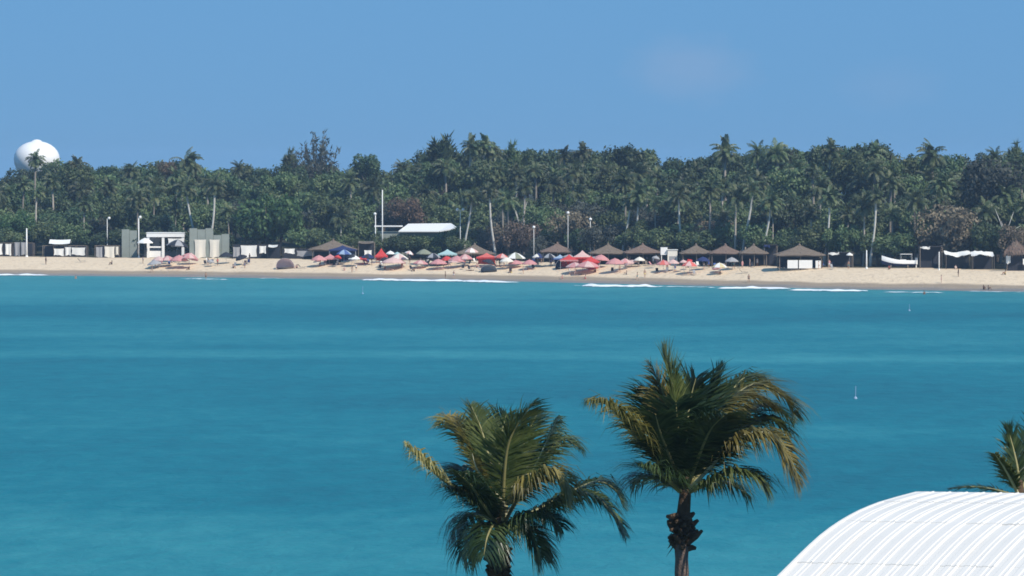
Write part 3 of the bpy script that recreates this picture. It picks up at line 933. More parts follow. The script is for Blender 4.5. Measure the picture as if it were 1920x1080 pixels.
def thatched_hut(label, pc, py_top, py_eave, px0, px1, d, mtl=THATCH, counter=None, group="thatched huts along the back of the beach"):
    b = inland(pc, d); Y = b.y; k = Y / F
    w = (px1 - px0) * k / 2 * 1.07; zt = zof(py_top + 1, Y) - b.z; ze = zof(py_eave + 1, Y) - b.z
    t = thing("thatched_hut", b, label, "hut", group)
    m = MB(); R = random.Random(int(pc))
    tiers = 5; n = 20
    dp = min(w, 3.6)
    for q in range(tiers):             # overlapping thatch courses, ragged at the lower edge
        u0 = q / tiers; u1 = (q + 1) / tiers + 0.03
        ring0 = []; ring1 = []; ring2 = []
        for i in range(n * 2):
            a = math.pi * i / n
            c, s = math.cos(a), math.sin(a)
            e = 1 / max(abs(c), abs(s)) ** 0.75
            def P(u, dz=0.0, dr=0.0):
                r = (u ** 1.06) * 1.0 + dr
                return (c * e * w * r, s * e * dp * r, zt + (ze - zt) * (u ** 0.85) + dz)
            rg = R.uniform(-.09, .05)
            ring0.append(P(max(u0 - .02, 0.01), 0.05)); ring1.append(P(u1, 0.06 + rg, R.uniform(-.012, .012))); ring2.append(P(u1, -0.10 + rg, 0))
        N = n * 2
        fs = []
        for i in range(N):
            j = (i + 1) % N
            fs.append((i, j, N + j, N + i)); fs.append((N + i, N + j, 2 * N + j, 2 * N + i))
        m.add(ring0 + ring1 + ring2, fs)
    roof = m.build("thatch_roof", mtl, t)
    f = MB()
    for i in range(160):               # straw fringe along the eave
        a = R.uniform(0, 6.28); c, s = math.cos(a), math.sin(a); e = 1 / max(abs(c), abs(s)) ** 0.75
        x = c * e * w * R.uniform(.97, 1.02); y = s * e * dp * R.uniform(.97, 1.02); L = R.uniform(.12, .38)
        f.add([(x - .06, y, ze + .02), (x + .06, y, ze + .02), (x + R.uniform(-.1, .1), y + R.uniform(-.05, .05), ze - L)], [(0, 1, 2)])
    f.build("straw_fringe", mtl, roof)
    m = MB(); m.lathe([(0.32, zt - .12), (0.22, zt + .12), (0.05, zt + .32)], 8); m.build("ridge_cap", mtl, roof)
    for x in (-.82, 0, .82):
        for y in (-.82, .82):
            m = MB(); m.tube([(x * w, y * dp, -.4), (x * w, y * dp, ze + .45)], .09, 6); m.build("post", TIMBER, t)
    m = MB(); m.box(-w * .85, w * .85, -dp * .82 - .06, -dp * .82 + .06, ze - .42, ze - .30); m.build("beam", TIMBER, t)
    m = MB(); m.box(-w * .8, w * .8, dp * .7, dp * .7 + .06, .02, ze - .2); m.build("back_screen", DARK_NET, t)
    m = MB(); m.box(-w * .55, w * .55, .2, .9, .02, 1.0); m.box(-w * .58, w * .58, .1, 1.0, 1.003, 1.07); m.build("bar_counter", DARK, t)
    if counter:
        for a, c, pt, pb in counter:
            x0 = (a - pc) * k; x1 = (c - pc) * k
            m = MB(); m.box(x0, x1, -dp * .9 - .06, -dp * .9, max(0.02, zof(pb, Y) - b.z), zof(pt, Y) - b.z); m.build("counter_panel", WHITE, t)
    return t

def umbrella(label, px, py_foot, py_top, width_px, mtl, mtl2=None, tilt=0.0, group="beach umbrellas"):
    b = foot(px, py_foot); Y = b.y; k = Y / F
    h = (zof(py_top, Y) - b.z) * 1.08; r = width_px * k / 2 * 1.18
    t = thing("beach_umbrella", b, label, "umbrella", group, random.Random(int(px)).uniform(0, .7))
    m = MB(); m.tube([(0, 0, -.3), (0, 0, h - .05)], .028, 6); m.build("pole", METAL, t)
    rise = min(r * 0.55, h * 0.42)
    m = MB(); n = 8
    for i in range(n):
        a0 = 2 * math.pi * i / n; a1 = 2 * math.pi * (i + 1) / n; am = (a0 + a1) / 2
        m.cur = (i % 2) if mtl2 else 0
        def P(a, u, dr=1.0, dz=0.0): return (math.cos(a) * r * u * dr, math.sin(a) * r * u * dr, h - rise * (u ** 1.5) + dz)
        pts = [(0, 0, h)]
        for u in (.35, .7, 1.0): pts += [P(a0, u), P(am, u, .955, -.02 * u), P(a1, u)]
        pts += [P(a0, 1, 1.0, -.2), P(am, 1, .955, -.15), P(a1, 1, 1.0, -.2)]
        m.add(pts, [(0, 1, 2), (0, 2, 3), (1, 4, 5, 2), (2, 5, 6, 3), (4, 7, 8, 5), (5, 8, 9, 6), (7, 10, 11, 8), (8, 11, 12, 9)])
    c = m.build("canopy", [mtl, mtl2 or mtl], t)
    m = MB(); m.lathe([(.05, h - .02), (.05, h + .05), (.015, h + .14)], 6); m.build("finial", mtl, c)
    m = MB()
    for i in range(n):
        a = 2 * math.pi * i / n
        m.tube([(0, 0, h - rise * .75), (math.cos(a) * r * .55, math.sin(a) * r * .55, h - rise * .45)], .012, 3)
    m.build("struts", METAL, t)
    if tilt: t.rotation_euler.y = tilt
    return t

def pop_up_canopy(label, px0, px1, py_top, py_eave, py_foot, mtl, mtl2=None, depth=3.0, group="pop-up canopies on the sand", name="pop_up_canopy", rz=0.0, sides=None):
    pc = (px0 + px1) / 2
    b = foot(pc, py_foot); Y = b.y; k = Y / F
    w = (px1 - px0) * k / 2; zt = zof(py_top, Y) - b.z; ze = zof(py_eave, Y) - b.z
    t = thing(name, b, label, "canopy", group, rz)
    dp = min(depth / 2, w * 1.1)
    m = MB()
    n = 6
    def P(x, y):      # tent cloth: pyramid with sagging faces
        r = max(abs(x), abs(y))
        return (x * w, y * dp, zt + (ze - zt) * (r ** 0.72))
    g = 8
    for i in range(g + 1):
        for j in range(g + 1): m.v.append(P(-1 + 2 * i / g, -1 + 2 * j / g))
    for i in range(g):
        for j in range(g):
            a = i * (g + 1) + j
            m.f.append((a, a + g + 1, a + g + 2, a + 1)); m.m.append(0); m.smooth.append(False)
    cl = m.build("canopy_cloth", mtl, t)
    m = MB()
    for (xa, ya, xb, yb) in ((-1, -1, 1, -1), (1, -1, 1, 1), (1, 1, -1, 1), (-1, 1, -1, -1)):
        s = 6
        for i in range(s):
            u = i / s; v = (i + 1) / s; um = (u + v) / 2
            q = lambda f: ((xa + (xb - xa) * f) * w * 1.006, (ya + (yb - ya) * f) * dp * 1.006)
            A, Bm, C = q(u), q(um), q(v)
            m.add([(*A, ze + .01), (*Bm, ze + .01), (*C, ze + .01), (*A, ze - .24), (*Bm, ze - .34), (*C, ze - .24)], [(0, 3, 4, 1), (1, 4, 5, 2)])
    m.build("valance", mtl2 or mtl, t)
    for x in (-.96, .96):
        for y in (-.96, .96):
            m = MB(); m.box(x * w - .03, x * w + .03, y * dp - .03, y * dp + .03, -.3, ze + .02); m.build("leg", METAL, t)
    if sides:
        m = MB(); cloth_panel(m, w * 1.8, ze * .8, int(px0), dp * .93, -w * .9, ze * .15); m.build("side_cloth", sides, t)
    return t

def dome_tent(label, px0, px1, py_top, py_foot, mtl, group="small tents on the sand"):
    pc = (px0 + px1) / 2
    b = foot(pc, py_foot); k = b.y / F
    w = (px1 - px0) * k / 2; h = zof(py_top, b.y) - b.z
    t = thing("beach_tent", b, label, "tent", group)
    m = MB(); n = 10
    vs = []
    for i in range(n + 1):
        a = math.pi * i / n
        for y, s in ((-1.0, 1.0), (-.1, .97), (.7, .6), (1.1, .12)):
            vs.append((-math.cos(a) * w * (1 if s > .5 else .6), y, max(0.0, math.sin(a) ** .8 * h * s)))
    fs = []
    for i in range(n):
        for j in range(3): fs.append((i * 4 + j, i * 4 + 4 + j, i * 4 + 5 + j, i * 4 + 1 + j))
    m.sm = True; m.add(vs, fs); m.build("tent_shell", mtl, t)
    m = MB(); m.tube([(-math.cos(math.pi * i / n) * w * 1.01, -1.0, max(.02, math.sin(math.pi * i / n) ** .8 * h * 1.01)) for i in range(n + 1)], .025, 5); m.build("hoop", METAL, t)
    m = MB(); m.box(-w * .9, w * .9, -1.3, .9, .015, .045); m.build("floor_sheet", DARK_NET, t)
    return t

_CH = {}
def beach_chair(label, px, py, mtl, rz=0.0, group="beach chairs", lounger=False):
    b = foot(px, py)
    t = thing("sun_lounger" if lounger else "beach_chair", b, label, "lounger" if lounger else "chair", group, rz)
    key = (mtl.name, lounger)
    if key not in _CH:
        seat = MB(); back = MB(); L = 1.25 if lounger else .55
        seat.box(-.28, .28, -L, 0, .30, .35)
        a = math.radians(50 if lounger else 68); h = .8
        s, c = math.sin(a) * h, math.cos(a) * h
        back.add([(-.28, 0, .32), (.28, 0, .32), (.28, c, .32 + s), (-.28, c, .32 + s), (-.28, .05, .30), (.28, .05, .30), (.28, c + .05, .30 + s), (-.28, c + .05, .30 + s)],
                 [(0, 1, 2, 3), (7, 6, 5, 4), (0, 4, 5, 1), (1, 5, 6, 2), (2, 6, 7, 3), (3, 7, 4, 0)])
        arm = MB(); arm.box(-.03, .03, -.5, .12, .55, .59)
        leg = MB(); leg.tube([(0, 0, -.05), (0, 0, .31)], .022, 5)
        _CH[key] = (seat.mesh("seat", mtl), back.mesh("backrest", mtl), arm.mesh("armrest", TIMBER), leg.mesh("leg", METAL), L)
    s, bk, ar, lg, L = _CH[key]
    link("seat", s, t); link("backrest", bk, t)
    if not lounger:
        for x in (-.3, .3): link("armrest", ar, t, (x, 0, 0))
    for x in (-.25, .25):
        for y in (-L + .06, -.05): link("leg", lg, t, (x, y, 0))
    return t

def lamp_pole(label, px, py_top, py_base, d, globes=1, arm=0.0, r=.11, group="pale lamp poles in the grove", mtl=WHITE):
    r *= .68
    b = inland(px, d); Y = b.y; h = zof(py_top, Y) - b.z
    t = thing("street_lamp", b, label, "lamp post", group)
    m = MB(); m.sm = True; m.tube([(0, 0, -.3), (0, 0, h * .5), (0, 0, h)], [r * 1.25, r, r * .8], 8); m.build("pole", mtl, t)
    m = MB(); m.lathe([(r * 2, 0), (r * 2, .12), (r * 1.3, .35)], 8); m.build("base_plate", mtl, t)
    if globes:
        for i in range(globes):
            x = arm if globes == 1 else (-1 + 2 * i) * .65
            if abs(x) > .01:
                m = MB(); m.tube([(0, 0, h - .25), (x * .6, 0, h + .1), (x, 0, h + .05)], .05, 5); m.build("arm", mtl, t)
            m = MB(); m.sm = True
            m.lathe([(.06, -.34), (.26, -.22), (.36, 0), (.26, .22), (.06, .34)], 10, (x, 0, h + .1)); m.build("lamp_globe", WHITE, t)
    return t

# ---- people -------------------------------------------------------------------------------------------------
SKINS = [mat("skin_tan", (0.42, 0.24, 0.16), .6, .05), mat("skin_brown", (0.20, 0.11, 0.07), .6, .05), mat("skin_fair", (0.60, 0.38, 0.29), .6, .05)]
HAIR = mat("dark_hair", (0.02, 0.016, 0.012), .6, .2)
CLOTHS = {n: mat("clothing_" + n, c, .85, .08, 6) for n, c in dict(dark=(.03, .03, .035), white=(.75, .74, .72), red=(.6, .06, .06), pink=(.7, .32, .36), blue=(.06, .11, .35), teal=(.05, .3, .3), yellow=(.75, .6, .2), grey=(.3, .3, .3)).items()}
def pose_points(pose):
    P = dict(pelvis=(0, 0, .93), belly=(0, .0, 1.1), chest=(0, 0, 1.3), neck=(0, 0, 1.49), head=(0, -.02, 1.59), crown=(0, -.01, 1.68), nose=(0, -.125, 1.575))
    for s, q in ((-1, "l"), (1, "r")):
        P.update({"ear" + q: (s * .085, 0, 1.59), "sh" + q: (s * .17, 0, 1.41), "el" + q: (s * .25, .02, 1.13), "wr" + q: (s * .27, -.05, .88), "pa" + q: (s * .275, -.07, .80),
                  "hip" + q: (s * .09, 0, .87), "kn" + q: (s * .10, -.02, .48), "an" + q: (s * .10, .03, .09), "toe" + q: (s * .11, -.13, .035)})
    def up(**k): P.update(k)
    def shift(names, d):
        for n in names: P[n] = tuple(a + b for a, b in zip(P[n], d))
    upper = ["belly", "chest", "neck", "head", "crown", "nose"] + [a + q for a in ("ear", "sh", "el", "wr", "pa") for q in "lr"]
    if pose == "walk":
        up(knl=(-.10, -.20, .50), anl=(-.10, -.22, .10), toel=(-.11, -.38, .05), knr=(.10, .06, .49), anr=(.10, .32, .13), toer=(.11, .20, .035))
        up(ell=(-.25, .12, 1.15), wrl=(-.26, .16, .91), pal=(-.265, .15, .83), elr=(.25, -.08, 1.14), wrr=(.25, -.26, .97), par=(.25, -.32, .92))
    if pose == "sit":        # on the sand, knees drawn up
        shift(upper + ["pelvis", "hipl", "hipr"], (0, 0.12, -.80))
        for s, q in ((-1, "l"), (1, "r")):
            up(**{"kn" + q: (s * .13, -.30, .46), "an" + q: (s * .12, -.48, .07), "toe" + q: (s * .13, -.66, .035), "el" + q: (s * .25, -.06, .36), "wr" + q: (s * .15, -.30, .48), "pa" + q: (s * .10, -.36, .47)})
    if pose == "chair":      # on a chair seat
        shift(upper + ["pelvis", "hipl", "hipr"], (0, -.12, -.48))
        for s, q in ((-1, "l"), (1, "r")):
            up(**{"kn" + q: (s * .12, -.56, .47), "an" + q: (s * .12, -.62, .08), "toe" + q: (s * .13, -.78, .035), "el" + q: (s * .27, -.14, .68), "wr" + q: (s * .22, -.38, .64), "pa" + q: (s * .20, -.46, .63)})
    if pose == "lie":
        for n, (x, y, z) in list(P.items()): P[n] = (z - .85, y * .0 + x, .12 + max(0, -y) * .8 + (0.05 if n in ("head", "crown", "nose") else 0))
    if pose == "bend":
        for n in upper:
            x, y, z = P[n]; r = z - .95
            P[n] = (x, y - r * .80, .95 + r * .52)
        for s, q in ((-1, "l"), (1, "r")):
            up(**{"el" + q: (s * .22, -.50, .92), "wr" + q: (s * .18, -.58, .68), "pa" + q: (s * .17, -.60, .60), "kn" + q: (s * .12, -.10, .50)})
    return P
RAD = dict(pelvis=(.145, .11), belly=(.13, .095), chest=(.155, .11), neck=(.055, .055), head=(.085, .10), crown=(.06, .07), nose=(.014, .014), ear=(.018, .018), sh=(.06, .06), el=(.043, .043), wr=(.03, .03), pa=(.034, .03), hip=(.085, .09), kn=(.058, .058), an=(.038, .038), toe=(.04, .03))
BODY = {}
def body_mesh(pose):
    if pose in BODY: return BODY[pose]
    P = pose_points(pose)
    names = list(P); idx = {n: i for i, n in enumerate(names)}
    vs = [Vector(P[n]) for n in names]; rad = [RAD[n[:-1] if n[:-1] in RAD and n[-1] in "lr" else n] for n in names]
    E = [("pelvis", "belly"), ("belly", "chest"), ("chest", "neck"), ("neck", "head"), ("head", "crown"), ("head", "nose")]
    for q in "lr":
        E += [("head", "ear" + q), ("chest", "sh" + q), ("sh" + q, "el" + q), ("el" + q, "wr" + q), ("wr" + q, "pa" + q), ("pelvis", "hip" + q), ("hip" + q, "kn" + q), ("kn" + q, "an" + q), ("an" + q, "toe" + q)]
    edges = [(idx[a], idx[b]) for a, b in E]
    tags = []
    for a, b in E:
        tags.append("top" if (a, b) in (("belly", "chest"), ("pelvis", "belly")) or b.startswith("sh") else ("bottom" if b.startswith("hip") else ("thigh" if a.startswith("hip") else "skin")))
    for q, s in (("l", -1), ("r", 1)):         # five fingers on each hand
        w, p = vs[idx["wr" + q]], vs[idx["pa" + q]]
        d = (p - w).normalized(); side = d.cross(Vector((s, 0.2, 0)));
        side = side.normalized() if side.length > .1 else Vector((0, 1, 0))
        curl = (Vector((-s, 0, 0)) - d * d.dot(Vector((-s, 0, 0)))).normalized()
        for j, (off, ln) in enumerate(((-.027, .068), (-.009, .078), (.009, .074), (.027, .058), (.034, .05))):
            if j < 4:
                a = p + d * .03 + side * off; b = a + d * ln * .55 + curl * .008; c = b + (d * .8 + curl * .6).normalized() * ln * .5
            else:
                a = p - d * .015 + side * off; b = a + (side * .8 + d * .7).normalized() * ln * .5; c = b + (side * .2 + d).normalized() * ln * .5
            i0 = len(vs); vs += [a, b, c]; rad += [(.0095,) * 2, (.0088,) * 2, (.0075,) * 2]
            edges += [(idx["pa" + q], i0), (i0, i0 + 1), (i0 + 1, i0 + 2)]; tags += ["skin"] * 3
    me = bpy.data.meshes.new("body_skeleton"); me.from_pydata([tuple(v) for v in vs], edges, [])
    ob = bpy.data.objects.new("body_skeleton", me); COL.objects.link(ob)
    sk = ob.modifiers.new("skin", 'SKIN')
    for i, r in enumerate(rad): me.skin_vertices[0].data[i].radius = r
    for v in me.skin_vertices[0].data: v.use_root = False
    me.skin_vertices[0].data[idx["pelvis"]].use_root = True
    sb = ob.modifiers.new("sub", 'SUBSURF'); sb.levels = 1; sb.render_levels = 1
    dg = bpy.context.evaluated_depsgraph_get()
    out = bpy.data.meshes.new_from_object(ob.evaluated_get(dg)); out.name = "person_body"
    bpy.data.objects.remove(ob); bpy.data.meshes.remove(me)
    out.materials.clear()
    for mm in (SKINS[0], CLOTHS["dark"], CLOTHS["dark"]): out.materials.append(mm)
    for f in out.polygons:
        c = f.center; best = 9; bt = None; bu = 0
        for (a, b), tg in zip(edges, tags):
            A, B = vs[a], vs[b]; AB = B - A; u = max(0, min(1, (c - A).dot(AB) / max(AB.length_squared, 1e-9)))
            dd = (A + AB * u - c).length
            if dd < best: best, bt, bu = dd, tg, u
        f.material_index = 1 if bt == "top" else (2 if bt == "bottom" or (bt == "thigh" and bu < .45) else 0)
        f.use_smooth = True
    h = MB(); h.sm = True
    hd = Vector(P["head"]); cr = Vector(P["crown"]); ax = (cr - hd).normalized(); nd = (Vector(P["nose"]) - hd).normalized()
    bk = -nd
    sd = ax.cross(nd).normalized()
    prof = [(.112, -.05), (.118, 0.0), (.108, .05), (.075, .095), (.02, .118)]
    pv = []; n = 10
    for r, z in prof:
        for k in range(n):
            an = 2 * math.pi * k / n
            o = bk * math.cos(an) + sd * math.sin(an) * .9
            zz = z + (0.055 if math.cos(an) < -.2 and z < .03 else 0)
            pv.append(hd + ax * zz + o * r * (1 if math.cos(an) > -.2 else .86) + bk * .012)
    fs = []
    for i in range(len(prof) - 1):
        for k in range(n): fs.append((i * n + k, i * n + (k + 1) % n, (i + 1) * n + (k + 1) % n, (i + 1) * n + k))
    fs.append(tuple((len(prof) - 1) * n + k for k in range(n)))
    h.add(pv, fs)
    BODY[pose] = (out, h.mesh("hair", HAIR))
    return BODY[pose]
def person(label, px, py, pose="stand", skin=0, top="dark", bottom="dark", rz=0.0, size=1.0, group="people on the beach", base=None):
    me, hair = body_mesh(pose)
    b = base if base is not None else foot(px, py)
    o = link("person", me, None, b, rz, size)
    tag(o, label, "person", group)
    sk = SKINS[skin]
    for i, m in enumerate((sk, sk if top == "bare" else CLOTHS[top], CLOTHS[bottom])):
        o.material_slots[i].link = 'OBJECT'; o.material_slots[i].material = m
    link("hair", hair, o)
    return o
# ------------------------------------------------------------------ what stands where along the far beach
def far_water_tower():
    Y = 1180.0; k = Y / F
    c = at(69, 298, Y); X = c.x; gz = ground(X, Y)
    t = thing("water_tower", (X, Y, gz), "white round water tower tank rising behind the palms", "water tower")
    r = 43.0 * k; h = c.z - gz
    m = MB(); m.sm = True
    prof = []
    for i in range(15):
        a = -math.pi / 2 + math.pi * i / 14
        prof.append((max(.05, math.cos(a)) * r, h + math.sin(a) * r * (0.78 if a > 0 else 0.95)))
    m.lathe(prof, 36); tank = m.build("tank", mat("tank_paint", (.88, .87, .85), .45, .03, .3), t)
    m = MB(); m.sm = False; m.lathe([(1.7, h + r * .745), (1.25, h + r * .80), (.7, h + r * .835), (.12, h + r * .85)], 14); m.build("vent_cap", WHITE, tank)
    m = MB(); m.sm = True; m.lathe([(3.2, -.5), (2.2, 2.0), (1.6, 5.0), (1.5, h - r * 1.1), (2.1, h - r * .93)], 20); m.build("stem", WHITE, t)
far_water_tower()

def buildings():
    # flat white roofed building in the trees
    b = inland(780, 53); Y = b.y; k = Y / F
    t = thing("low_building", b, "low building with a long flat white roof among the trees", "building")
    z1 = zof(421, Y) - b.z; z0 = zof(428, Y) - b.z
    x0 = (702 - 780) * k; x1 = (858 - 780) * k; xm = (748 - 780) * k
    m = MB()
    m.add([(xm, -3, z0 - .8), (x1 - 4, -3, z0 - .8), (x1, -2.5, z0 - .1), (x1 - 1.5, 4, z1), (xm + 2, 4, z1 - .1), (xm, -3, z0 - .55), (x1 - 4, -3, z0 - .55), (x1, -2.5, z0 + .15), (x1 - 1.5, 4, z1 + .25), (xm + 2, 4, z1 + .15)],
          [(4, 3, 2, 1, 0), (5, 6, 7, 8, 9), (0, 1, 6, 5), (1, 2, 7, 6), (2, 3, 8, 7), (3, 4, 9, 8), (4, 0, 5, 9)])
    m.build("roof_slab", WHITE, t)
    m = MB(); m.box(x0, xm + .8, -1.2, 1.2, z1 - .5, z1 - .22); m.build("terrace_slab", WHITE, t)
    m = MB(); m.box(x0 + .6, x1 - 4, 0, 7, -.5, z0 - .82); m.build("wall", GREY_WALL, t)
    for x in (xm - 1.5, xm + 3, xm + 7.5):
        m = MB(); m.box(x - .8, x + .8, -.04, .0, 1.2, 2.9); w = m.build("window", GLASS_DARK, t)
        m = MB(); m.box(x - .95, x + .95, -.10, -.05, 2.92, 3.05); m.build("lintel", WHITE, w)
    # white framed open building
    b = inland(310, 36); Y = b.y; k = Y / F
    t = thing("white_frame_building", b, "white post and beam beach building with flat roof beside tall grey walls", "building")
    zt = zof(437, Y) - b.z; zm = zof(463, Y) - b.z
    xa = (275 - 310) * k; xb = (346 - 310) * k
    m = MB(); m.box(xa, xb, -.5, 5, zt - .9, zt - .002); m.build("roof_slab", WHITE, t)
    m = MB(); m.box(xa - .1, xb + .1, -.6, 5.1, zt, zt + .14); m.build("roof_edge", WHITE, t)
    for x in (xa + .35, (306 - 310) * k, xb - .35):
        for y in (-.1, 4.5):
            m = MB(); m.box(x - .3, x + .3, y - .25, y + .25, -.4, zt - .902); m.build("column", WHITE, t)
    m = MB(); m.box(xa + .66, (306 - 310) * k - .31, -.05, .2, zm - .2, zm + .15); m.build("balcony_beam", WHITE, t)
    m = MB(); m.box(xa + .66, (306 - 310) * k - .31, .0, .1, .05, zm - .9); m.build("low_wall", WHITE, t)
    m = MB(); m.box(xa + .4, xb - .4, 4.0, 4.15, .02, zt - .95); m.build("back_wall", GREY_CLOTH, t)
    m = MB(); cloth_panel(m, 3.6, 1.7, 5, -.5, .6, zt - 2.9); m.build("cloth_panel", WHITE_CLOTH, t)
    # tall grey screen walls with white hangings
    for (p0, p1, pt, d, panels, lab) in ((355, 430, 428, 35, [(365, 386.5, 449, 485, CREAM_CLOTH), (393, 412, 449, 482, CREAM_CLOTH)], "tall grey screen walls hung with two long cream panels"),
                                         (228, 257, 430, 38, [], "single tall grey screen wall behind a white lamp pole")):
        pc = (p0 + p1) / 2; b = inland(pc, d); Y = b.y; k = Y / F
        t = thing("screen_wall", b, lab, "wall", "grey screen walls by the beach")
        w = (p1 - p0) * k; H = zof(pt, Y) - b.z
        n = max(2, int(w / 1.6)); R = random.Random(int(p0))
        for i in range(n):
            x = -w / 2 + w * i / n; hh = H - (1.3 if (len(panels) and i > n * .55) else 0) - .25 * (i % 2)
            m = MB(); m.box(x + .03, x + w / n - .03, (i % 2) * .08, .14 + (i % 2) * .08, -.4, hh); m.build("wall_panel", GREY_WALL, t)
        for i, (a, c, q, r, mt) in enumerate(panels):
            z1 = zof(q, Y) - b.z; z0 = max(.1, zof(r, Y) - b.z)
            m = MB(); cloth_panel(m, (c - a) * k, z1 - z0, i + 3, -.35, (a - pc) * k, z0); m.build("cloth_panel", mt, t)
    # cloth stalls, from the left edge on
    cloth_stall("cloth_stall", "stall of white and grey hanging sheets at the frame's edge", -40, 62, 456, 36,
                [(-36, 5, 457, 478, WHITE_CLOTH), (10, 21, 457, 478, WHITE_CLOTH), (27, 37, 454, 480, GREY_CLOTH), (39, 50, 454, 478, GREY_CLOTH)])
    cloth_stall("cloth_stall", "low stall with an upturned white roof sheet and white hangings", 80, 162, 461, 35,
                [(101, 120, 466, 479, WHITE_CLOTH), (122, 133, 463, 479, WHITE_CLOTH), (134, 160, 464, 478, WHITE_CLOTH)], (WHITE_CLOTH, 92, 131, 449, 456))
    cloth_stall("cloth_stall", "small stall with two cream sheets below the dark shrubs", 178, 224, 461, 34,
                [(180, 192, 463, 482, GREY_CLOTH), (196, 215, 462, 484, CREAM_CLOTH), (217, 222, 462, 478, CREAM_CLOTH)])
    cloth_stall("cloth_stall", "dark stall with bulging white sheets under the big green tree", 436, 524, 459, 35,
                [(437, 450, 463, 482, GREY_CLOTH), (451, 482, 460, 482, WHITE_CLOTH), (486, 499, 461, 475, WHITE_CLOTH)], (WHITE_CLOTH, 503, 520, 459, 462), DARK)
    cloth_stall("cloth_stall", "low dark stall with a white board beyond the big green tree", 530, 600, 467, 35,
                [(533, 553, 466, 475, WHITE_CLOTH), (556, 590, 470, 480, GREY_CLOTH)], None, DARK)
    cloth_stall("market_stall", "dark stall with a small white peak beside the red tent", 672, 702, 455, 34,
                [(683, 697, 469, 480, WHITE_CLOTH)], (TIMBER, 672, 700, 452, 455), TIMBER)
    # cream kiosk between the huts
    b = inland(1254, 31); Y = b.y; k = Y / F
    t = thing("kiosk", b, "cream white boxy kiosk between two groups of thatched huts", "kiosk")
    zt = zof(469, Y) - b.z; zb = zof(487, Y) - b.z; zt2 = zof(464, Y) - b.z
    x = lambda p: (p - 1254) * k
    m = MB(); m.box(x(1252), x(1270), -.2, 2.5, -.3, zt); m.build("cabinet", mat("kiosk_cream", (.80, .76, .66), .6, .04), t)
    m = MB(); m.box(x(1239), x(1251.6), .3, 2.4, zt - 1.0, zt2); m.build("sign_box", WHITE, t)
    m = MB(); m.box(x(1239) + .1, x(1239) + .25, .4, .55, -.3, zt - 1.003); m.build("post", WHITE, t)
    m = MB(); m.box(x(1252) - .15, x(1270) + .15, -.35, 2.65, zt + .003, zt + .12); m.build("lid", WHITE, t)
    m = MB(); m.box(x(1255), x(1267), -.26, -.21, 1.1, 1.9); m.build("hatch", GREY_CLOTH, t)
buildings()

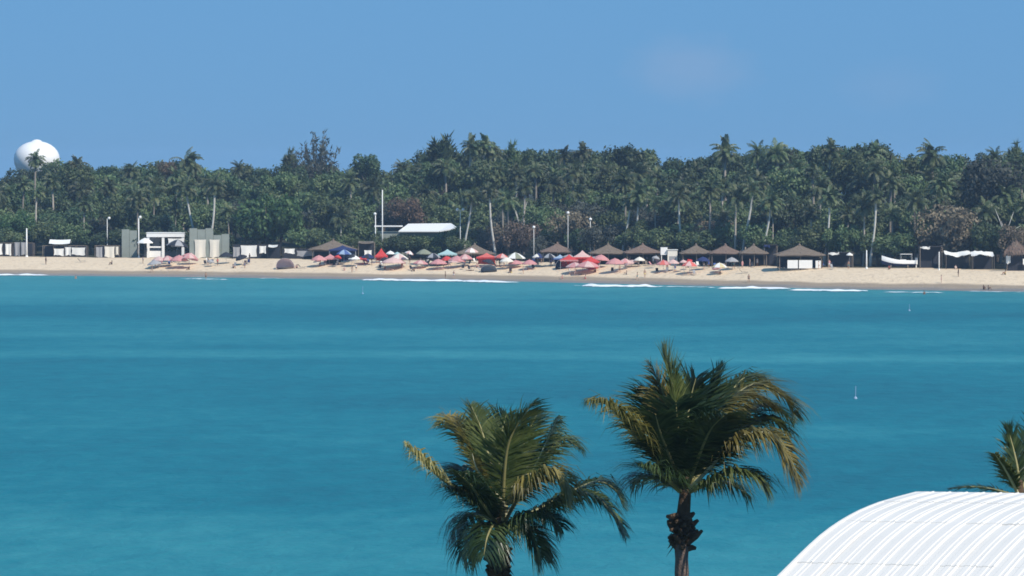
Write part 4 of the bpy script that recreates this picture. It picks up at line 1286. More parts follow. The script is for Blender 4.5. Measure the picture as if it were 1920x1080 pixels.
def huts():
    H = thatched_hut
    H("dim thatched hut behind the navy canopy", 625, 449, 466, 582, 668, 38)
    H("thatched hut above the coral canopy", 890, 457, 474, 855, 925, 34)
    H("small half hidden thatched hut behind the light blue canopy", 1045, 455, 470, 1016, 1076, 37, THATCH_RED)
    H("first thatched hut beside the red canopies", 1140, 457, 473, 1106, 1174, 34)
    H("reddish thatched hut beside the cream kiosk", 1205, 457, 472, 1173, 1240, 34, THATCH_RED)
    H("thatched hut just past the cream kiosk", 1305, 458, 473, 1278, 1336, 34)
    H("middle one of the three joined huts past the kiosk", 1360, 458, 473, 1330, 1390, 34, THATCH_RED)
    H("thatched hut next to the dark gap before the big hut", 1413, 458, 473, 1386, 1438, 34)
    H("biggest thatched hut, standing forward with white counter panels", 1499, 458, 476, 1455, 1544, 28, THATCH, [(1474.5, 1494, 487, 503), (1496, 1521, 487, 503), (1527, 1537, 488, 502)])
    # dark shelters
    for p0, p1, pt, d, lab in ((1724, 1768, 463, 35, "dark box shelter with a pale corner post under the brownish tree"), (1432, 1458, 460, 36, "dark navy shelter squeezed beside the biggest hut"), (1552, 1600, 474, 36, "low dark shelter strewn with white sheets beyond the biggest hut")):
        b = inland((p0 + p1) / 2, d); k = b.y / F; w = (p1 - p0) * k / 2; h = zof(pt, b.y) - b.z
        t = thing("dark_shelter", b, lab, "shelter", "dark shelters behind the sand")
        m = MB(); m.box(-w, w, -.6, 3, h, h + .15); m.build("roof", DARK, t)
        for x in (-w + .1, w - .1):
            for y in (-.4, 2.8):
                m = MB(); m.box(x - .07, x + .07, y - .07, y + .07, -.3, h - .002); m.build("post", TIMBER, t)
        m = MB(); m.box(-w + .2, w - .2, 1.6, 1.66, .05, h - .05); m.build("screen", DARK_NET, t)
        m = MB(); cloth_panel(m, w * .9, .5, int(p0), -.62, -w, h - .35); m.build("white_sheet", WHITE_CLOTH if p0 != 1432 else NAVY, t)
    # white tarpaulins, right
    for p0, p1, lab, s in ((1772, 1821, "white tarpaulin awning with a raised corner, nearer the brownish tree", 1), (1822, 1864, "white tarpaulin awning stretched next to a pale forked tree", 2)):
        b = inland((p0 + p1) / 2, 35); k = b.y / F; w = (p1 - p0) * k; h = zof(481, b.y) - b.z
        t = thing("tarpaulin_awning", b, lab, "awning", "white tarpaulin awnings")
        m = MB(); g = 10; R = random.Random(s); m.sm = True
        for i in range(g + 1):
            for j in range(5):
                u = i / g; v = j / 4
                z = h + .42 * abs(math.sin(u * 3.3 + s * 1.7)) + .30 * noise.noise(Vector((u * 6, v * 2, s * 3.3))) + v * .7 - .3 * math.sin(math.pi * v) + R.uniform(-.05, .05)
                m.v.append((-w / 2 + u * w, -1.2 + v * 3.4, z))
        for i in range(g):
            for j in range(4):
                a = i * 5 + j; m.f.append((a, a + 5, a + 6, a + 1)); m.m.append(0); m.smooth.append(True)
        m.build("awning_sheet", WHITE_CLOTH, t)
        for x in (-w / 2 + .1, w / 2 - .1):
            for y in (-1.1, 2.1):
                m = MB(); m.tube([(x, y, -.3), (x, y, h + .35)], .05, 5); m.build("pole", TIMBER, t)
        m = MB(); m.box(-w / 2 + .3, w / 2 - .3, 1.6, 1.66, .02, h - .1); m.build("back_sheet", DARK_NET, t)
    # ragged shack, right edge
    b = inland(1905, 30); k = b.y / F
    t = thing("ragged_shack", b, "ragged dry thatch shack with white cloth at the frame's edge", "shack")
    m = MB(); R = random.Random(8)
    zt = zof(452, b.y) - b.z
    for i in range(420):
        a = R.uniform(0, 6.28); u = R.random() ** .6
        r = 2.4 * u; z = zt * (1.02 - .40 * u) + R.uniform(-.15, .25)
        x, y = math.cos(a) * r, math.sin(a) * r
        m.add([(x - .12, y, z), (x + .12, y, z), (x * 1.18 + R.uniform(-.3, .3), y * 1.18, z - R.uniform(.5, 1.2))], [(0, 1, 2)])
    m.build("thatch_heap", THATCH_RED, t)
    m = MB(); m.lathe([(2.2, zt * .55), (1.2, zt * .8), (.2, zt * .98)], 10); m.build("thatch_core", THATCH, t)
    for x, y in ((-1.9, -.9), (1.9, -.9), (-1.9, 1.4), (1.9, 1.4)):
        m = MB(); m.tube([(x, y, -.3), (x * .9, y, zt * .7)], .09, 6); m.build("post", TIMBER, t)
    m = MB(); m.box(-1.7, 2.0, -.2, 1.2, .02, zt * .55 - .1); m.build("dark_screen", DARK_NET, t)
    m = MB(); cloth_panel(m, .9, 1.5, 4, -1.3, -2.1, 1.5); m.build("white_cloth", WHITE_CLOTH, t)
    m = MB(); cloth_panel(m, .8, 1.2, 5, -1.2, 1.2, 1.2); m.build("white_cloth", WHITE_CLOTH, t)
huts()

def beached_boat():
    b = inland(1685, 33); k = b.y / F
    t = thing("motor_boat", b, "white motor boat with raised bow and dark bottom pulled up on the sand", "boat")
    L = 6.8
    def section(u):            # u 0 stern (right) .. 1 bow (left)
        x = L * (.5 - u); hw = 1.05 * (1 - max(0, (u - .5) / .5) ** 2.0) + .03
        keel = .35 + .55 * max(0, (u - .6) / .4) ** 2; sheer = 1.55 + .95 * max(0, (u - .35) / .65) ** 1.6
        return x, hw, keel, sheer
    lo = MB(); hi = MB(); lo.sm = hi.sm = True; n = 14
    for i in range(n + 1):
        x, hw, kl, sh = section(i / n); ch = kl + (sh - kl) * .42
        for m, pts in ((lo, [(x, -hw * .9, ch), (x, 0, kl), (x, hw * .9, ch)]), (hi, [(x, -hw * .9, ch), (x, -hw, sh), (x, -hw * .86, sh + .03), (x, -hw * .8, ch + .2), (x, hw * .8, ch + .2), (x, hw * .86, sh + .03), (x, hw, sh), (x, hw * .9, ch)])):
            m.v.extend(pts)
    for m, q in ((lo, 3), (hi, 8)):
        for i in range(n):
            for j in range(q - 1): m.f.append((i * q + j, i * q + j + 1, (i + 1) * q + j + 1, (i + 1) * q + j)); m.m.append(0); m.smooth.append(True)
        m.f.append(tuple(range(q))); m.m.append(0); m.smooth.append(False)
    lo.build("hull_bottom", NAVY, t); hi.build("hull", WHITE, t)
    m = MB(); m.add([(-.2, -.8, 1.6), (-.2, .8, 1.6), (.5, .8, 2.35), (.5, -.8, 2.35), (-.14, -.8, 1.6), (-.14, .8, 1.6), (.56, .8, 2.35), (.56, -.8, 2.35)], [(0, 1, 2, 3), (7, 6, 5, 4), (0, 3, 7, 4), (1, 5, 6, 2), (2, 6, 7, 3), (0, 4, 5, 1)]); m.build("windscreen", GLASS_DARK, t)
    m = MB(); m.box(.3, 1.5, -.45, .45, 1.0, 1.75); m.build("console", WHITE, t)
    m = MB(); m.box(2.0, 2.5, -.8, .8, 1.1, 1.5); m.build("bench_seat", GREY_CLOTH, t)
    m = MB(); m.box(3.35, 3.8, -.25, .25, .75, 2.1); m.box(3.45, 3.65, -.1, .1, .1, .75); m.build("outboard_motor", WHITE, t)
    m = MB(); m.tube([(.4, -.85, 1.6), (.4, -.85, 2.75), (2.6, -.85, 2.75), (2.6, -.85, 1.55)], .035, 5); m.tube([(.4, .85, 1.6), (.4, .85, 2.75), (2.6, .85, 2.75), (2.6, .85, 1.55)], .035, 5); m.build("canopy_frame", WHITE, t)
    m = MB(); m.box(.3, 2.7, -.95, .95, 2.78, 2.85); m.build("canopy_top", WHITE_CLOTH, t)
    for x in (-1.6, 1.8):
        m = MB(); m.box(x - .12, x + .12, -.8, .8, -.3, .62); m.build("cradle_block", TIMBER, t)
beached_boat()

def poles():
    P = lamp_pole
    P("white pole with a short flag arm by the stalls at the frame's edge", 50, 428, 478, 34, 0, r=.26)
    P("short white lamp above the small cream sheet stall", 201, 410, 440, 46, 1, .45, .13)
    P("tall white lamp pole in front of the single grey screen wall", 260, 408, 466, 33, 1, .35, .20)
    P("tallest thin white mast standing by the flat white roof", 717, 356, 424, 44, 0, r=.20)
    P("short thick white post by the flat white roof", 704, 402, 424, 44, 1, -.1, .18)
    P("twin globe lamp at the end of the flat white roof", 863, 394, 434, 42, 2, 0, .12)
    P("white globe lamp behind the red canopies", 1107, 412, 445, 39, 1, 0, .10)
    P("slimmer globe lamp left of the one behind the red canopies", 1065, 400, 450, 39, 1, 0, .09)
    P("white globe lamp among dry branches near the small thatched hut", 1001, 427, 460, 39, 1, 0, .09)
    P("pale bare post standing on the sand past the biggest hut", 1625, 469, 500, 29, 0, r=.19)
    P("thin pale post on the sand next to the dark box shelter", 1761, 472, 500, 29, 0, r=.15)
poles()

def shade():
    U = umbrella; C = pop_up_canopy
    C("navy canopy in front of the dim thatched hut", 617, 668, 460, 468, 493, NAVY, sides=NAVY)
    C("faded pink and dark low canopy beside the navy canopy", 605, 634, 476, 484, 496, PINK, sides=DARK_NET)
    U("blue umbrella below the navy canopy", 645, 497, 470, 24, BLUE, LIGHT_BLUE)
    U("white umbrella under the end of the navy canopy", 664, 500, 480, 20, WHITE_CLOTH)
    C("tall peaked red tent on its own", 703, 727, 465, 480, 492, RED, RED, 2.4, sides=CORAL)
    U("white umbrella right beside the tall red tent", 732, 494, 472, 15, WHITE_CLOTH)
    U("small pale umbrella second from the tall red tent", 745, 494, 474, 11, AQUA)
    U("pale pink umbrella below the tall red tent", 737, 505, 484, 38, PALE_PINK)
    U("white umbrella tilted high over pink towels", 760, 504, 472, 14, WHITE_CLOTH, PALE_PINK, .25)
    U("grey green peaked umbrella among dark chairs", 795, 496, 469, 26, OLIVE)
    C("aqua canopy next to a hut with a grey roof", 821, 857, 467, 476, 494, AQUA)
    U("dull pink umbrella left of the aqua canopy's people", 822, 505, 487, 28, PINK)
    U("pale pink umbrella under the aqua canopy", 853, 503, 485, 22, PALE_PINK)
    U("pink white umbrella under the thatched hut with coral canopy", 884, 494, 467, 22, PALE_PINK, WHITE_CLOTH)
    U("wide pale umbrella between the red tent and the tilted white one", 748, 500, 477, 30, PALE_PINK, CREAM_CLOTH)
    U("dull rose umbrella beside the bright coral canopy", 872, 500, 478, 26, PINK, PALE_PINK)
    U("dark grey umbrella left of the aqua canopy", 812, 498, 476, 24, DARK_NET, GREY_CLOTH)
    U("dark umbrella tucked beside the white peak stall", 690, 497, 477, 22, NAVY, DARK_NET)
    U("faded rose umbrella left of the navy canopy", 598, 500, 480, 26, PINK)
    U("sand coloured umbrella right of the low grey tent", 950, 505, 484, 22, CREAM_CLOTH)
    U("dark umbrella behind the lone pink one", 1010, 500, 476, 26, DARK_NET, NAVY)
    U("grey umbrella left of the light blue canopy", 1030, 500, 477, 22, GREY_CLOTH, DARK_NET)
    U("rose umbrella in the gap before the reddish hut", 1172, 505, 486, 22, PALE_PINK, PINK)
    U("cream umbrella under the reddish hut's eave", 1199, 500, 483, 18, CREAM_CLOTH)
    U("pink umbrella at the foot of the cream kiosk", 1262, 508, 488, 20, PALE_PINK)
    U("navy umbrella before the hut past the kiosk", 1318, 506, 483, 22, NAVY)
    U("grey umbrella between the joined huts and the pale yellow one", 1372, 506, 484, 22, GREY_CLOTH)
    U("dark umbrella right of the grey screen walls", 424, 494, 474, 24, DARK_NET)
    U("rose umbrella at the white frame building's low wall", 315, 500, 481, 24, PINK, PALE_PINK)
    C("bright coral canopy behind the low grey tent", 893, 932, 474, 482, 499, CORAL, RED, 2.8, sides=CORAL)
    dome_tent("low grey tent in front of the coral canopy", 901, 932, 496, 509, GREY_CLOTH)
    U("greenish white flat umbrella beside the coral canopy", 966, 498, 475, 32, OLIVE, WHITE_CLOTH)
    U("pink umbrella standing alone right of the greenish flat one", 993, 505, 488, 24, PINK)
    C("light blue canopy at the left of the red cluster", 1038, 1062, 477, 484, 498, LIGHT_BLUE, BLUE, sides=NAVY)
    C("pink white peaked canopy at the top of the red cluster", 1074, 1110, 469, 482, 500, PALE_PINK, RED, sides=RED)
    C("red low canopy in the red cluster, left of the peaked one", 1050, 1084, 477, 487, 503, RED, PINK, sides=RED)
    C("red low canopy in the red cluster, right of the peaked one", 1092, 1124, 480, 490, 507, RED, RED, sides=RED)
    dome_tent("navy tent under the light blue canopy", 1041, 1064, 487, 503, NAVY)
    U("pink umbrella at the front of the red cluster", 1102, 513, 491, 40, PINK, PALE_PINK)
    U("pale pink umbrella low at the front of the red cluster", 1078, 512, 493, 30, PALE_PINK, PINK)
    U("dull pink umbrella standing in front of the first two huts", 1153, 511, 486, 30, PINK)
    U("red pink umbrella below the cream kiosk", 1244, 510, 489, 24, PINK, CORAL)
    U("salmon umbrella right of the cream kiosk", 1293, 513, 491, 26, CORAL, PALE_PINK)
    U("pale yellow umbrella in front of the joined huts", 1349, 514, 494, 24, YELLOW, WHITE_CLOTH)
    U("white folded looking umbrella on a post past the biggest hut", 1593, 503, 476, 11, WHITE_CLOTH)
    U("dark grey umbrella in front of the white frame building", 330, 492, 452, 36, DARK_NET, GREY_CLOTH, .1)
    U("white umbrella at the front of the white frame building", 272, 484, 449, 26, WHITE_CLOTH)
    U("pink umbrella below the dark grey umbrella", 336, 503, 480, 30, PINK)
    U("second pink umbrella, next to the cream panels", 355, 504, 478, 22, PALE_PINK, PINK)
    dome_tent("pale pink tent on open sand below the big green tree", 518, 552, 484, 503, PALE_PINK)
    U("small pink umbrella in front of the white frame building's corner", 298, 501, 482, 22, PALE_PINK)
    # the crowd of small umbrellas in between
    R = random.Random(63); seen = {}
    marks = [(20, "the leftmost stall"), (125, "the upturned roof sheet"), (300, "the white frame building"), (400, "the cream panels"), (470, "the bulging white sheets"), (540, "the pale pink tent"), (625, "the navy canopy"), (715, "the red tent"), (795, "the grey green umbrella"), (850, "the aqua canopy"), (912, "the coral canopy"), (985, "the lone pink umbrella"), (1060, "the red canopies"), (1140, "the first hut"), (1205, "the reddish hut"), (1255, "the cream kiosk"), (1310, "the hut past the kiosk"), (1365, "the middle joined hut"), (1415, "the last joined hut"), (1499, "the biggest hut")]
    cols = [("rose", PINK, PALE_PINK), ("blush", PALE_PINK, None), ("black", DARK_NET, None), ("salmon", CORAL, PALE_PINK), ("smoke grey", GREY_CLOTH, None), ("scarlet", RED, None), ("rose", PINK, None), ("ivory", CREAM_CLOTH, None), ("black", DARK_NET, None)]
    for h in (292, 318, 350, 398, 448, 592, 618, 650, 680, 728, 752, 778, 815, 840, 866, 908, 940, 962, 1006, 1055, 1070, 1110, 1128, 1186, 1232, 1275, 1300, 1345):
        px = h + R.uniform(-11, 11); nm, m1, m2 = R.choice(cols)
        py = R.uniform(494, 504) + max(0, (px - 700) * .010)
        mk = min(marks, key=lambda m: abs(m[0] - px))[1]
        seen.setdefault((nm, mk), []).append((px, py, py - R.uniform(12, 23), R.uniform(12, 30), m1, m2))
    for (nm, mk), L in seen.items():
        L.sort(key=lambda q: q[0]); n = len(L)
        for i, (px, py, pt, w, m1, m2) in enumerate(L):
            l = "small " + nm + " umbrella in the crowd near " + mk + ("" if n == 1 else ", " + ({2: ("left of two", "right of two")}.get(n, ["leftmost"] + ["middle"] * (n - 2) + ["rightmost"]))[i])
            U(l, px, py, pt, w, m1, m2, R.uniform(-.4, .4), "small umbrellas in the crowd")
shade()

def chairs():
    specs = [(385, 497, "dark", "dark chair under the cream panels"), (440, 501, "grey", "grey chair below the bulging white sheets"), (626, 500, "dark", "dark chair by the faded pink canopy"),
             (712, 505, "dark", "dark chair before the tall red tent"), (771, 507, "dark", "dark chair next to the tilted white umbrella"), (802, 500, "dark", "dark chair under the grey green umbrella"),
             (868, 505, "dark", "dark chair under the pale pink umbrella by the hut"), (880, 507, "dark", "second dark chair, between hut and grey tent"), (957, 511, "dark", "low dark chair on open sand below the flat umbrella"),
             (1000, 505, "dark", "dark chair under the lone pink umbrella"), (1148, 511, "dark", "dark chair under the dull pink umbrella"), (1232, 512, "dark", "dark chair left of the red pink umbrella"),
             (1250, 511, "grey", "grey chair right of the red pink umbrella"), (1302, 516, "grey", "grey chair under the salmon umbrella"), (1560, 505, "grey", "grey chair beside the biggest hut")]
    marks = [(0, "the leftmost stall"), (125, "the upturned white roof sheet"), (258, "the tall lamp pole"), (330, "the dark grey umbrella"), (420, "the grey screen walls"), (480, "the bulging white sheets"), (545, "the pale pink tent"), (630, "the navy canopy"), (715, "the red tent"), (790, "the grey green umbrella"), (850, "the aqua canopy"), (915, "the coral canopy"), (985, "the lone pink umbrella"), (1045, "the light blue canopy"), (1100, "the red canopies"), (1150, "the dull pink umbrella"), (1205, "the reddish hut"), (1255, "the cream kiosk"), (1310, "the hut past the kiosk"), (1365, "the middle joined hut"), (1415, "the last joined hut"), (1499, "the biggest hut"), (1575, "the white sheet shelter"), (1690, "the motor boat"), (1745, "the box shelter"), (1820, "the tarpaulins")]
    R = random.Random(21); seen = {}
    hot = [310, 340, 390, 470, 600, 640, 690, 720, 745, 790, 805, 830, 860, 885, 940, 1000, 1015, 1035, 1060, 1090, 1115, 1150, 1185, 1215, 1245, 1290, 1310, 1330, 1370, 1400, 1520, 1550]
    cols = [("black", DARK_NET), ("grey", GREY_CLOTH), ("navy", NAVY), ("wooden", TIMBER), ("pink", PINK), ("white", WHITE_CLOTH), ("black", DARK_NET), ("navy", NAVY), ("blue", BLUE)]
    for h in hot:
        for _ in range(2):
            px = h + R.uniform(-12, 12); py = R.uniform(491, 499) + max(0, (px - 900) * .008); nm, mt = R.choice(cols)
            mk = min(marks, key=lambda m: abs(m[0] - px))[1]
            lg = R.random() < .3
            seen.setdefault((nm, lg, mk), []).append((px, py, mt, R.uniform(-1.2, 1.2)))
    for (nm, lg, mk), L in seen.items():
        L.sort(); n = len(L)
        for i, (px, py, mt, rz) in enumerate(L):
            l = nm + (" reclining lounger" if lg else " folding chair") + " in the shade line near " + mk + ("" if n == 1 else ", " + ({2: ("left of two", "right of two")}.get(n, ["leftmost"] + ["middle"] * (n - 2) + ["rightmost"]))[i])
            beach_chair(l, px, py, mt, rz, "chairs in the shade line", lg)
    for px, py, m, l in specs: beach_chair(l, px, py, DARK_NET if m == "dark" else GREY_CLOTH, random.Random(px).uniform(-.7, .7))
    for px, py, rz, m, l in ((1287, 516, 1.4, OLIVE, "olive lounger on the sand below the salmon umbrella"), (1391, 513, 1.5, DARK_NET, "dark lounger near the wet sand below the joined huts"), (900, 509, 1.2, GREY_CLOTH, "grey lounger at the foot of the grey tent"),
                            (563, 503, 1.3, TIMBER, "brown lounger beside the pale pink tent"), (150, 492, 1.5, TIMBER, "brown lounger on the sand below the white stalls"), (822, 506, 1.5, PALE_PINK, "pale pink lounger in the dull pink umbrella's shade")):
        beach_chair(l, px, py, m, rz, "sun loungers", True)
chairs()

def people():
    p = person
    S = [("person in dark clothes standing below the white stall roof", 86, 496, "stand", 1, "dark", "dark"), ("person in dark clothes sitting below the small cream stall", 209, 496, "sit", 1, "dark", "dark"),
         ("person in pink top with dark bag standing under the small pink umbrella", 291, 503, "bend", 2, "pink", "dark"), ("bare chested person walking at the wet sand below the small pink umbrella", 285, 511, "walk", 0, "bare", "grey"),
         ("person in dark clothes sitting under the pink umbrella by the cream panels", 354, 506, "sit", 1, "dark", "dark"), ("person in black standing beside the cream panels", 390, 497, "stand", 0, "dark", "dark"),
         ("person in grey sitting below the bulging white sheets", 438, 503, "sit", 0, "grey", "dark"), ("person in blue grey standing in front of the dark stall", 459, 503, "stand", 0, "grey", "blue"), ("person in black standing by the dark stall's edge", 468, 490, "stand", 1, "dark", "dark"),
         ("person in white standing near the white umbrella below the navy canopy", 668, 509, "walk", 2, "white", "dark"), ("person in white bending near the wet sand below the navy canopy", 660, 511, "bend", 0, "white", "grey"), ("person with towel sitting left of the pair below the navy canopy", 646, 507, "sit", 2, "white", "pink"),
         ("person in red sitting in front of the tall red tent", 722, 506, "sit", 0, "red", "dark"), ("bare chested person standing by the tilted white umbrella", 754, 504, "stand", 0, "bare", "red"), ("person in dark shorts sitting below the tilted white umbrella", 776, 509, "sit", 1, "bare", "dark"),
         ("tanned person in dark shorts standing alone on wet sand", 835, 523, "stand", 1, "bare", "dark"), ("fair person in pale swimwear wading edge beside the tanned one", 851, 522, "walk", 2, "bare", "white"), ("person in black lying near the grey tent", 881, 508, "lie", 1, "dark", "dark"),
         ("person in pink walking under the aqua canopy", 843, 500, "walk", 2, "pink", "white"), ("person in blue standing at the hut with the coral canopy", 872, 497, "stand", 0, "blue", "dark"),
         ("person in white shirt standing between the coral canopy and the flat umbrella", 945, 501, "stand", 0, "white", "grey"), ("person in dark clothes crouching on sand below the flat umbrella", 958, 512, "sit", 1, "dark", "yellow"), ("person in grey standing near the lone pink umbrella", 981, 513, "stand", 0, "grey", "pink"),
         ("person in dark shirt standing behind the lone pink umbrella", 1008, 492, "stand", 1, "dark", "grey"), ("person in grey standing at the foot of the pale dead tree", 1015, 494, "walk", 0, "grey", "dark"),
         ("person in pink sitting at wet sand's edge below the red cluster", 1054, 523, "sit", 2, "pink", "pink"), ("person in white walking below the navy tent", 1068, 516, "walk", 0, "white", "grey"), ("fair person bending below the red cluster", 1078, 517, "bend", 2, "bare", "pink"), ("fair person sitting alone near the waterline below the red cluster", 1097, 523, "sit", 2, "bare", "red"),
         ("person in white sitting at the end of the red cluster", 1121, 503, "sit", 0, "white", "dark"), ("person in dark shorts standing under the dull pink umbrella", 1162, 512, "stand", 0, "bare", "dark"), ("person in grey sitting beside the dull pink umbrella", 1174, 515, "sit", 0, "grey", "dark"),
         ("tanned person walking on wet sand, the left of two", 1195, 525, "walk", 0, "bare", "teal"), ("tanned person walking on wet sand, the right of two", 1209, 521, "stand", 0, "bare", "yellow"),
         ("person in white standing before the reddish hut", 1213, 495, "stand", 0, "white", "grey"), ("person in white dress standing near the kiosk's post", 1225, 496, "stand", 2, "white", "white"), ("person in dark clothes leaning under the reddish hut", 1181, 496, "walk", 1, "grey", "dark"),
         ("person in black lying below the red pink umbrella", 1231, 513, "lie", 1, "dark", "dark"), ("fair person standing under the red pink umbrella", 1251, 509, "stand", 2, "bare", "white"), ("person in blue sitting before the hut past the kiosk", 1290, 502, "sit", 0, "blue", "dark"), ("person in dark blue walking in front of the joined huts", 1329, 503, "walk", 1, "blue", "blue"),
         ("person in dark clothes sitting under the pale yellow umbrella", 1350, 515, "sit", 1, "dark", "dark"), ("fair person in pink standing before the third joined hut", 1392, 503, "stand", 2, "pink", "pink"), ("person in white standing right of the one in pink", 1406, 500, "stand", 2, "white", "dark"),
         ("tanned person walking at the wet sand below the joined huts", 1404, 530, "walk", 0, "bare", "dark"), ("person in dark clothes standing at the biggest hut's corner", 1541, 503, "stand", 1, "dark", "dark"), ("person in pale top at the biggest hut's counter side", 1535, 505, "stand", 2, "white", "grey"), ("person in green shorts standing under the folded umbrella", 1591, 505, "stand", 0, "bare", "teal"),
         ("person in red sitting on sand before the motor boat", 1667, 505, "sit", 1, "red", "dark"), ("person in black standing alone on open sand", 1797, 519, "stand", 1, "dark", "dark"), ("person in white sitting near the lone one in black", 1792, 505, "sit", 2, "white", "white"), ("person in grey sitting by the tarpaulins", 1809, 502, "sit", 0, "grey", "grey"),
         ("fair person standing at the wet sand below the dark box shelter", 1765, 531, "stand", 2, "bare", "pink"), ("dark clad person sitting at the waterline, the left of two", 1845, 543, "sit", 1, "dark", "dark"), ("dark clad person sitting at the waterline, the right of two", 1854, 543, "sit", 1, "grey", "dark"),
         ("person in yellow sitting on sand by the ragged shack", 1884, 515, "sit", 0, "yellow", "dark")]
    S += [("person in navy standing left of the white frame building", 268, 494, "stand", 1, "blue", "dark"), ("person in white sitting under the dark grey umbrella", 324, 496, "chair", 0, "white", "dark"), ("person in red top walking past the cream panels", 408, 498, "walk", 1, "red", "dark"),
          ("person in pink sitting beside the pale pink tent", 556, 503, "sit", 2, "pink", "dark"), ("person in black standing under the faded rose umbrella", 600, 500, "stand", 1, "dark", "dark"), ("person in white standing under the navy canopy", 634, 496, "stand", 0, "white", "blue"), ("person in dark top standing by the white peak stall", 697, 497, "stand", 1, "dark", "grey"),
          ("fair person in red swimwear lying on sand below the red tent", 733, 507, "lie", 2, "bare", "red"), ("person in dark clothes standing behind the tilted white umbrella", 768, 494, "stand", 1, "dark", "dark"), ("person in grey standing under the grey green umbrella", 789, 496, "stand", 0, "grey", "dark"), ("person in black walking under the dark umbrella by the aqua canopy", 815, 498, "walk", 1, "dark", "dark"),
          ("person in teal standing before the aqua canopy", 832, 502, "stand", 0, "teal", "white"), ("person in pink sitting at the coral canopy's corner", 895, 502, "sit", 2, "pink", "dark"), ("person in dark clothes standing right of the coral canopy", 937, 500, "stand", 1, "dark", "dark"), ("person in white sitting under the lone pink umbrella", 989, 506, "sit", 2, "white", "blue"),
          ("person in navy standing under the grey umbrella by the light blue canopy", 1033, 500, "stand", 1, "blue", "dark"), ("fair person lying in front of the red cluster", 1088, 515, "lie", 2, "bare", "dark"), ("person in dark clothes sitting at the front right of the red cluster", 1116, 511, "sit", 1, "dark", "red"), ("person in grey standing between the first two huts", 1172, 500, "stand", 0, "grey", "grey"),
          ("person in white sitting under the cream umbrella", 1197, 500, "chair", 0, "white", "dark"), ("person in blue walking below the cream kiosk", 1266, 512, "walk", 0, "blue", "white"), ("person in black standing under the hut past the kiosk", 1308, 499, "stand", 1, "dark", "dark"), ("person in white standing under the navy umbrella", 1320, 506, "stand", 2, "white", "dark"),
          ("person in black standing under the middle joined hut", 1366, 499, "stand", 1, "dark", "dark"), ("person in teal standing under the grey umbrella by the joined huts", 1376, 506, "walk", 0, "teal", "dark"), ("person in white standing before the dark navy shelter", 1420, 499, "stand", 0, "white", "white"), ("person in red sitting in the biggest hut's shadow", 1467, 503, "sit", 1, "red", "dark"), ("person in pink walking right of the biggest hut", 1555, 503, "walk", 2, "pink", "white")]
    for i, (l, px, py, pose, sk, tp, bt) in enumerate(S):
        R = random.Random(i)
        person(l, px, py, pose, sk, tp, bt, R.uniform(-1.6, 1.6), R.uniform(.94, 1.05))
    # bathers in the shallows
    for px, py, sk, l in ((1733, 552, 1, "bather waist deep below the ragged foam, dark haired"), (142, 523, 0, "bather in the shallows below the white stalls"), (386, 522, 0, "bather in the shallows below the cream panels")):
        b = at(px, py, F * CAM_Z / (py - HORIZON)); b.z = max(ground(b.x, b.y), -1.0)
        person(l, px, py, "stand", sk, "bare", "dark", 0.4, 1.0, "people in the water", b)
people()

def buoys():
    for px, py, h, l in ((680, 551, 1.5, "small white marker buoy close to the far foam line"), (1604, 748, 1.25, "pale marker buoy alone in the middle of the bay"), (1705, 583, 1.1, "pale marker buoy below the ragged foam")):
        Y = F * CAM_Z / (py - HORIZON); b = at(px, py, Y)
        t = thing("marker_buoy", (b.x, Y, 0), l, "buoy", "marker buoys in the bay")
        m = MB(); m.sm = True; m.lathe([(.05, -.25), (.16, -.12), (.2, 0), (.15, .14), (.06, .22)], 10); m.build("float", LIGHT_BLUE, t)
        m = MB(); m.tube([(0, 0, -.3), (.02, 0, h)], .035, 6); m.build("staff", LIGHT_BLUE, t)
buoys()
# ------------------------------------------------------------------ near palms
FROND_GREEN = leaf_mat("frond_green", (0.020, 0.044, 0.018), (0.042, 0.076, 0.028), (0.085, 0.12, 0.042), 0.38, 0.28, 0.15, 0.5, 1.5, 0.01)
FROND_OLIVE_LIT = leaf_mat("frond_olive_lit", (0.14, 0.13, 0.035), (0.25, 0.215, 0.06), (0.40, 0.33, 0.11), 0.40, 0.48, 0.12, 0.5, 1.5, 0.01)  # yellowing leaf, with sunlit brightness put into the colour
FROND_GREEN_LIT = leaf_mat("frond_green_lit", (0.055, 0.084, 0.026), (0.11, 0.145, 0.045), (0.20, 0.22, 0.075), 0.4, 0.36, 0.12, 0.5, 1.5, 0.01)  # lit copy of the green: brightness painted into the lighter fronds
FROND_YELLOW_LIT = leaf_mat("frond_yellow_lit", (0.26, 0.24, 0.07), (0.44, 0.40, 0.14), (0.62, 0.56, 0.24), 0.4, 0.45, 0.08, 0.5, 1.5, 0.01)  # yellow leaf tip with its sunlit look painted in
RACHIS = mat("frond_rib", (0.26, 0.24, 0.10), 0.5, 0.15, 3, 0.4)
RACHIS_PALE_LIT = mat("pale_lit_frond_rib", (0.60, 0.56, 0.36), 0.45, 0.1, 3, 0.5)  # pale stalks; on some fronds a sun highlight painted along the rib
BOOT = mat("palm_boot_fibre", (0.11, 0.075, 0.05), 0.95, 0.35, 8, 0.1, 0.8)
NEAR_BARK = mat("near_palm_bark", (0.17, 0.125, 0.105), 0.9, 0.3, 6, 0.15, 0.8)
COCONUT = mat("coconut_husk", (0.20, 0.16, 0.05), 0.5, 0.2, 5)

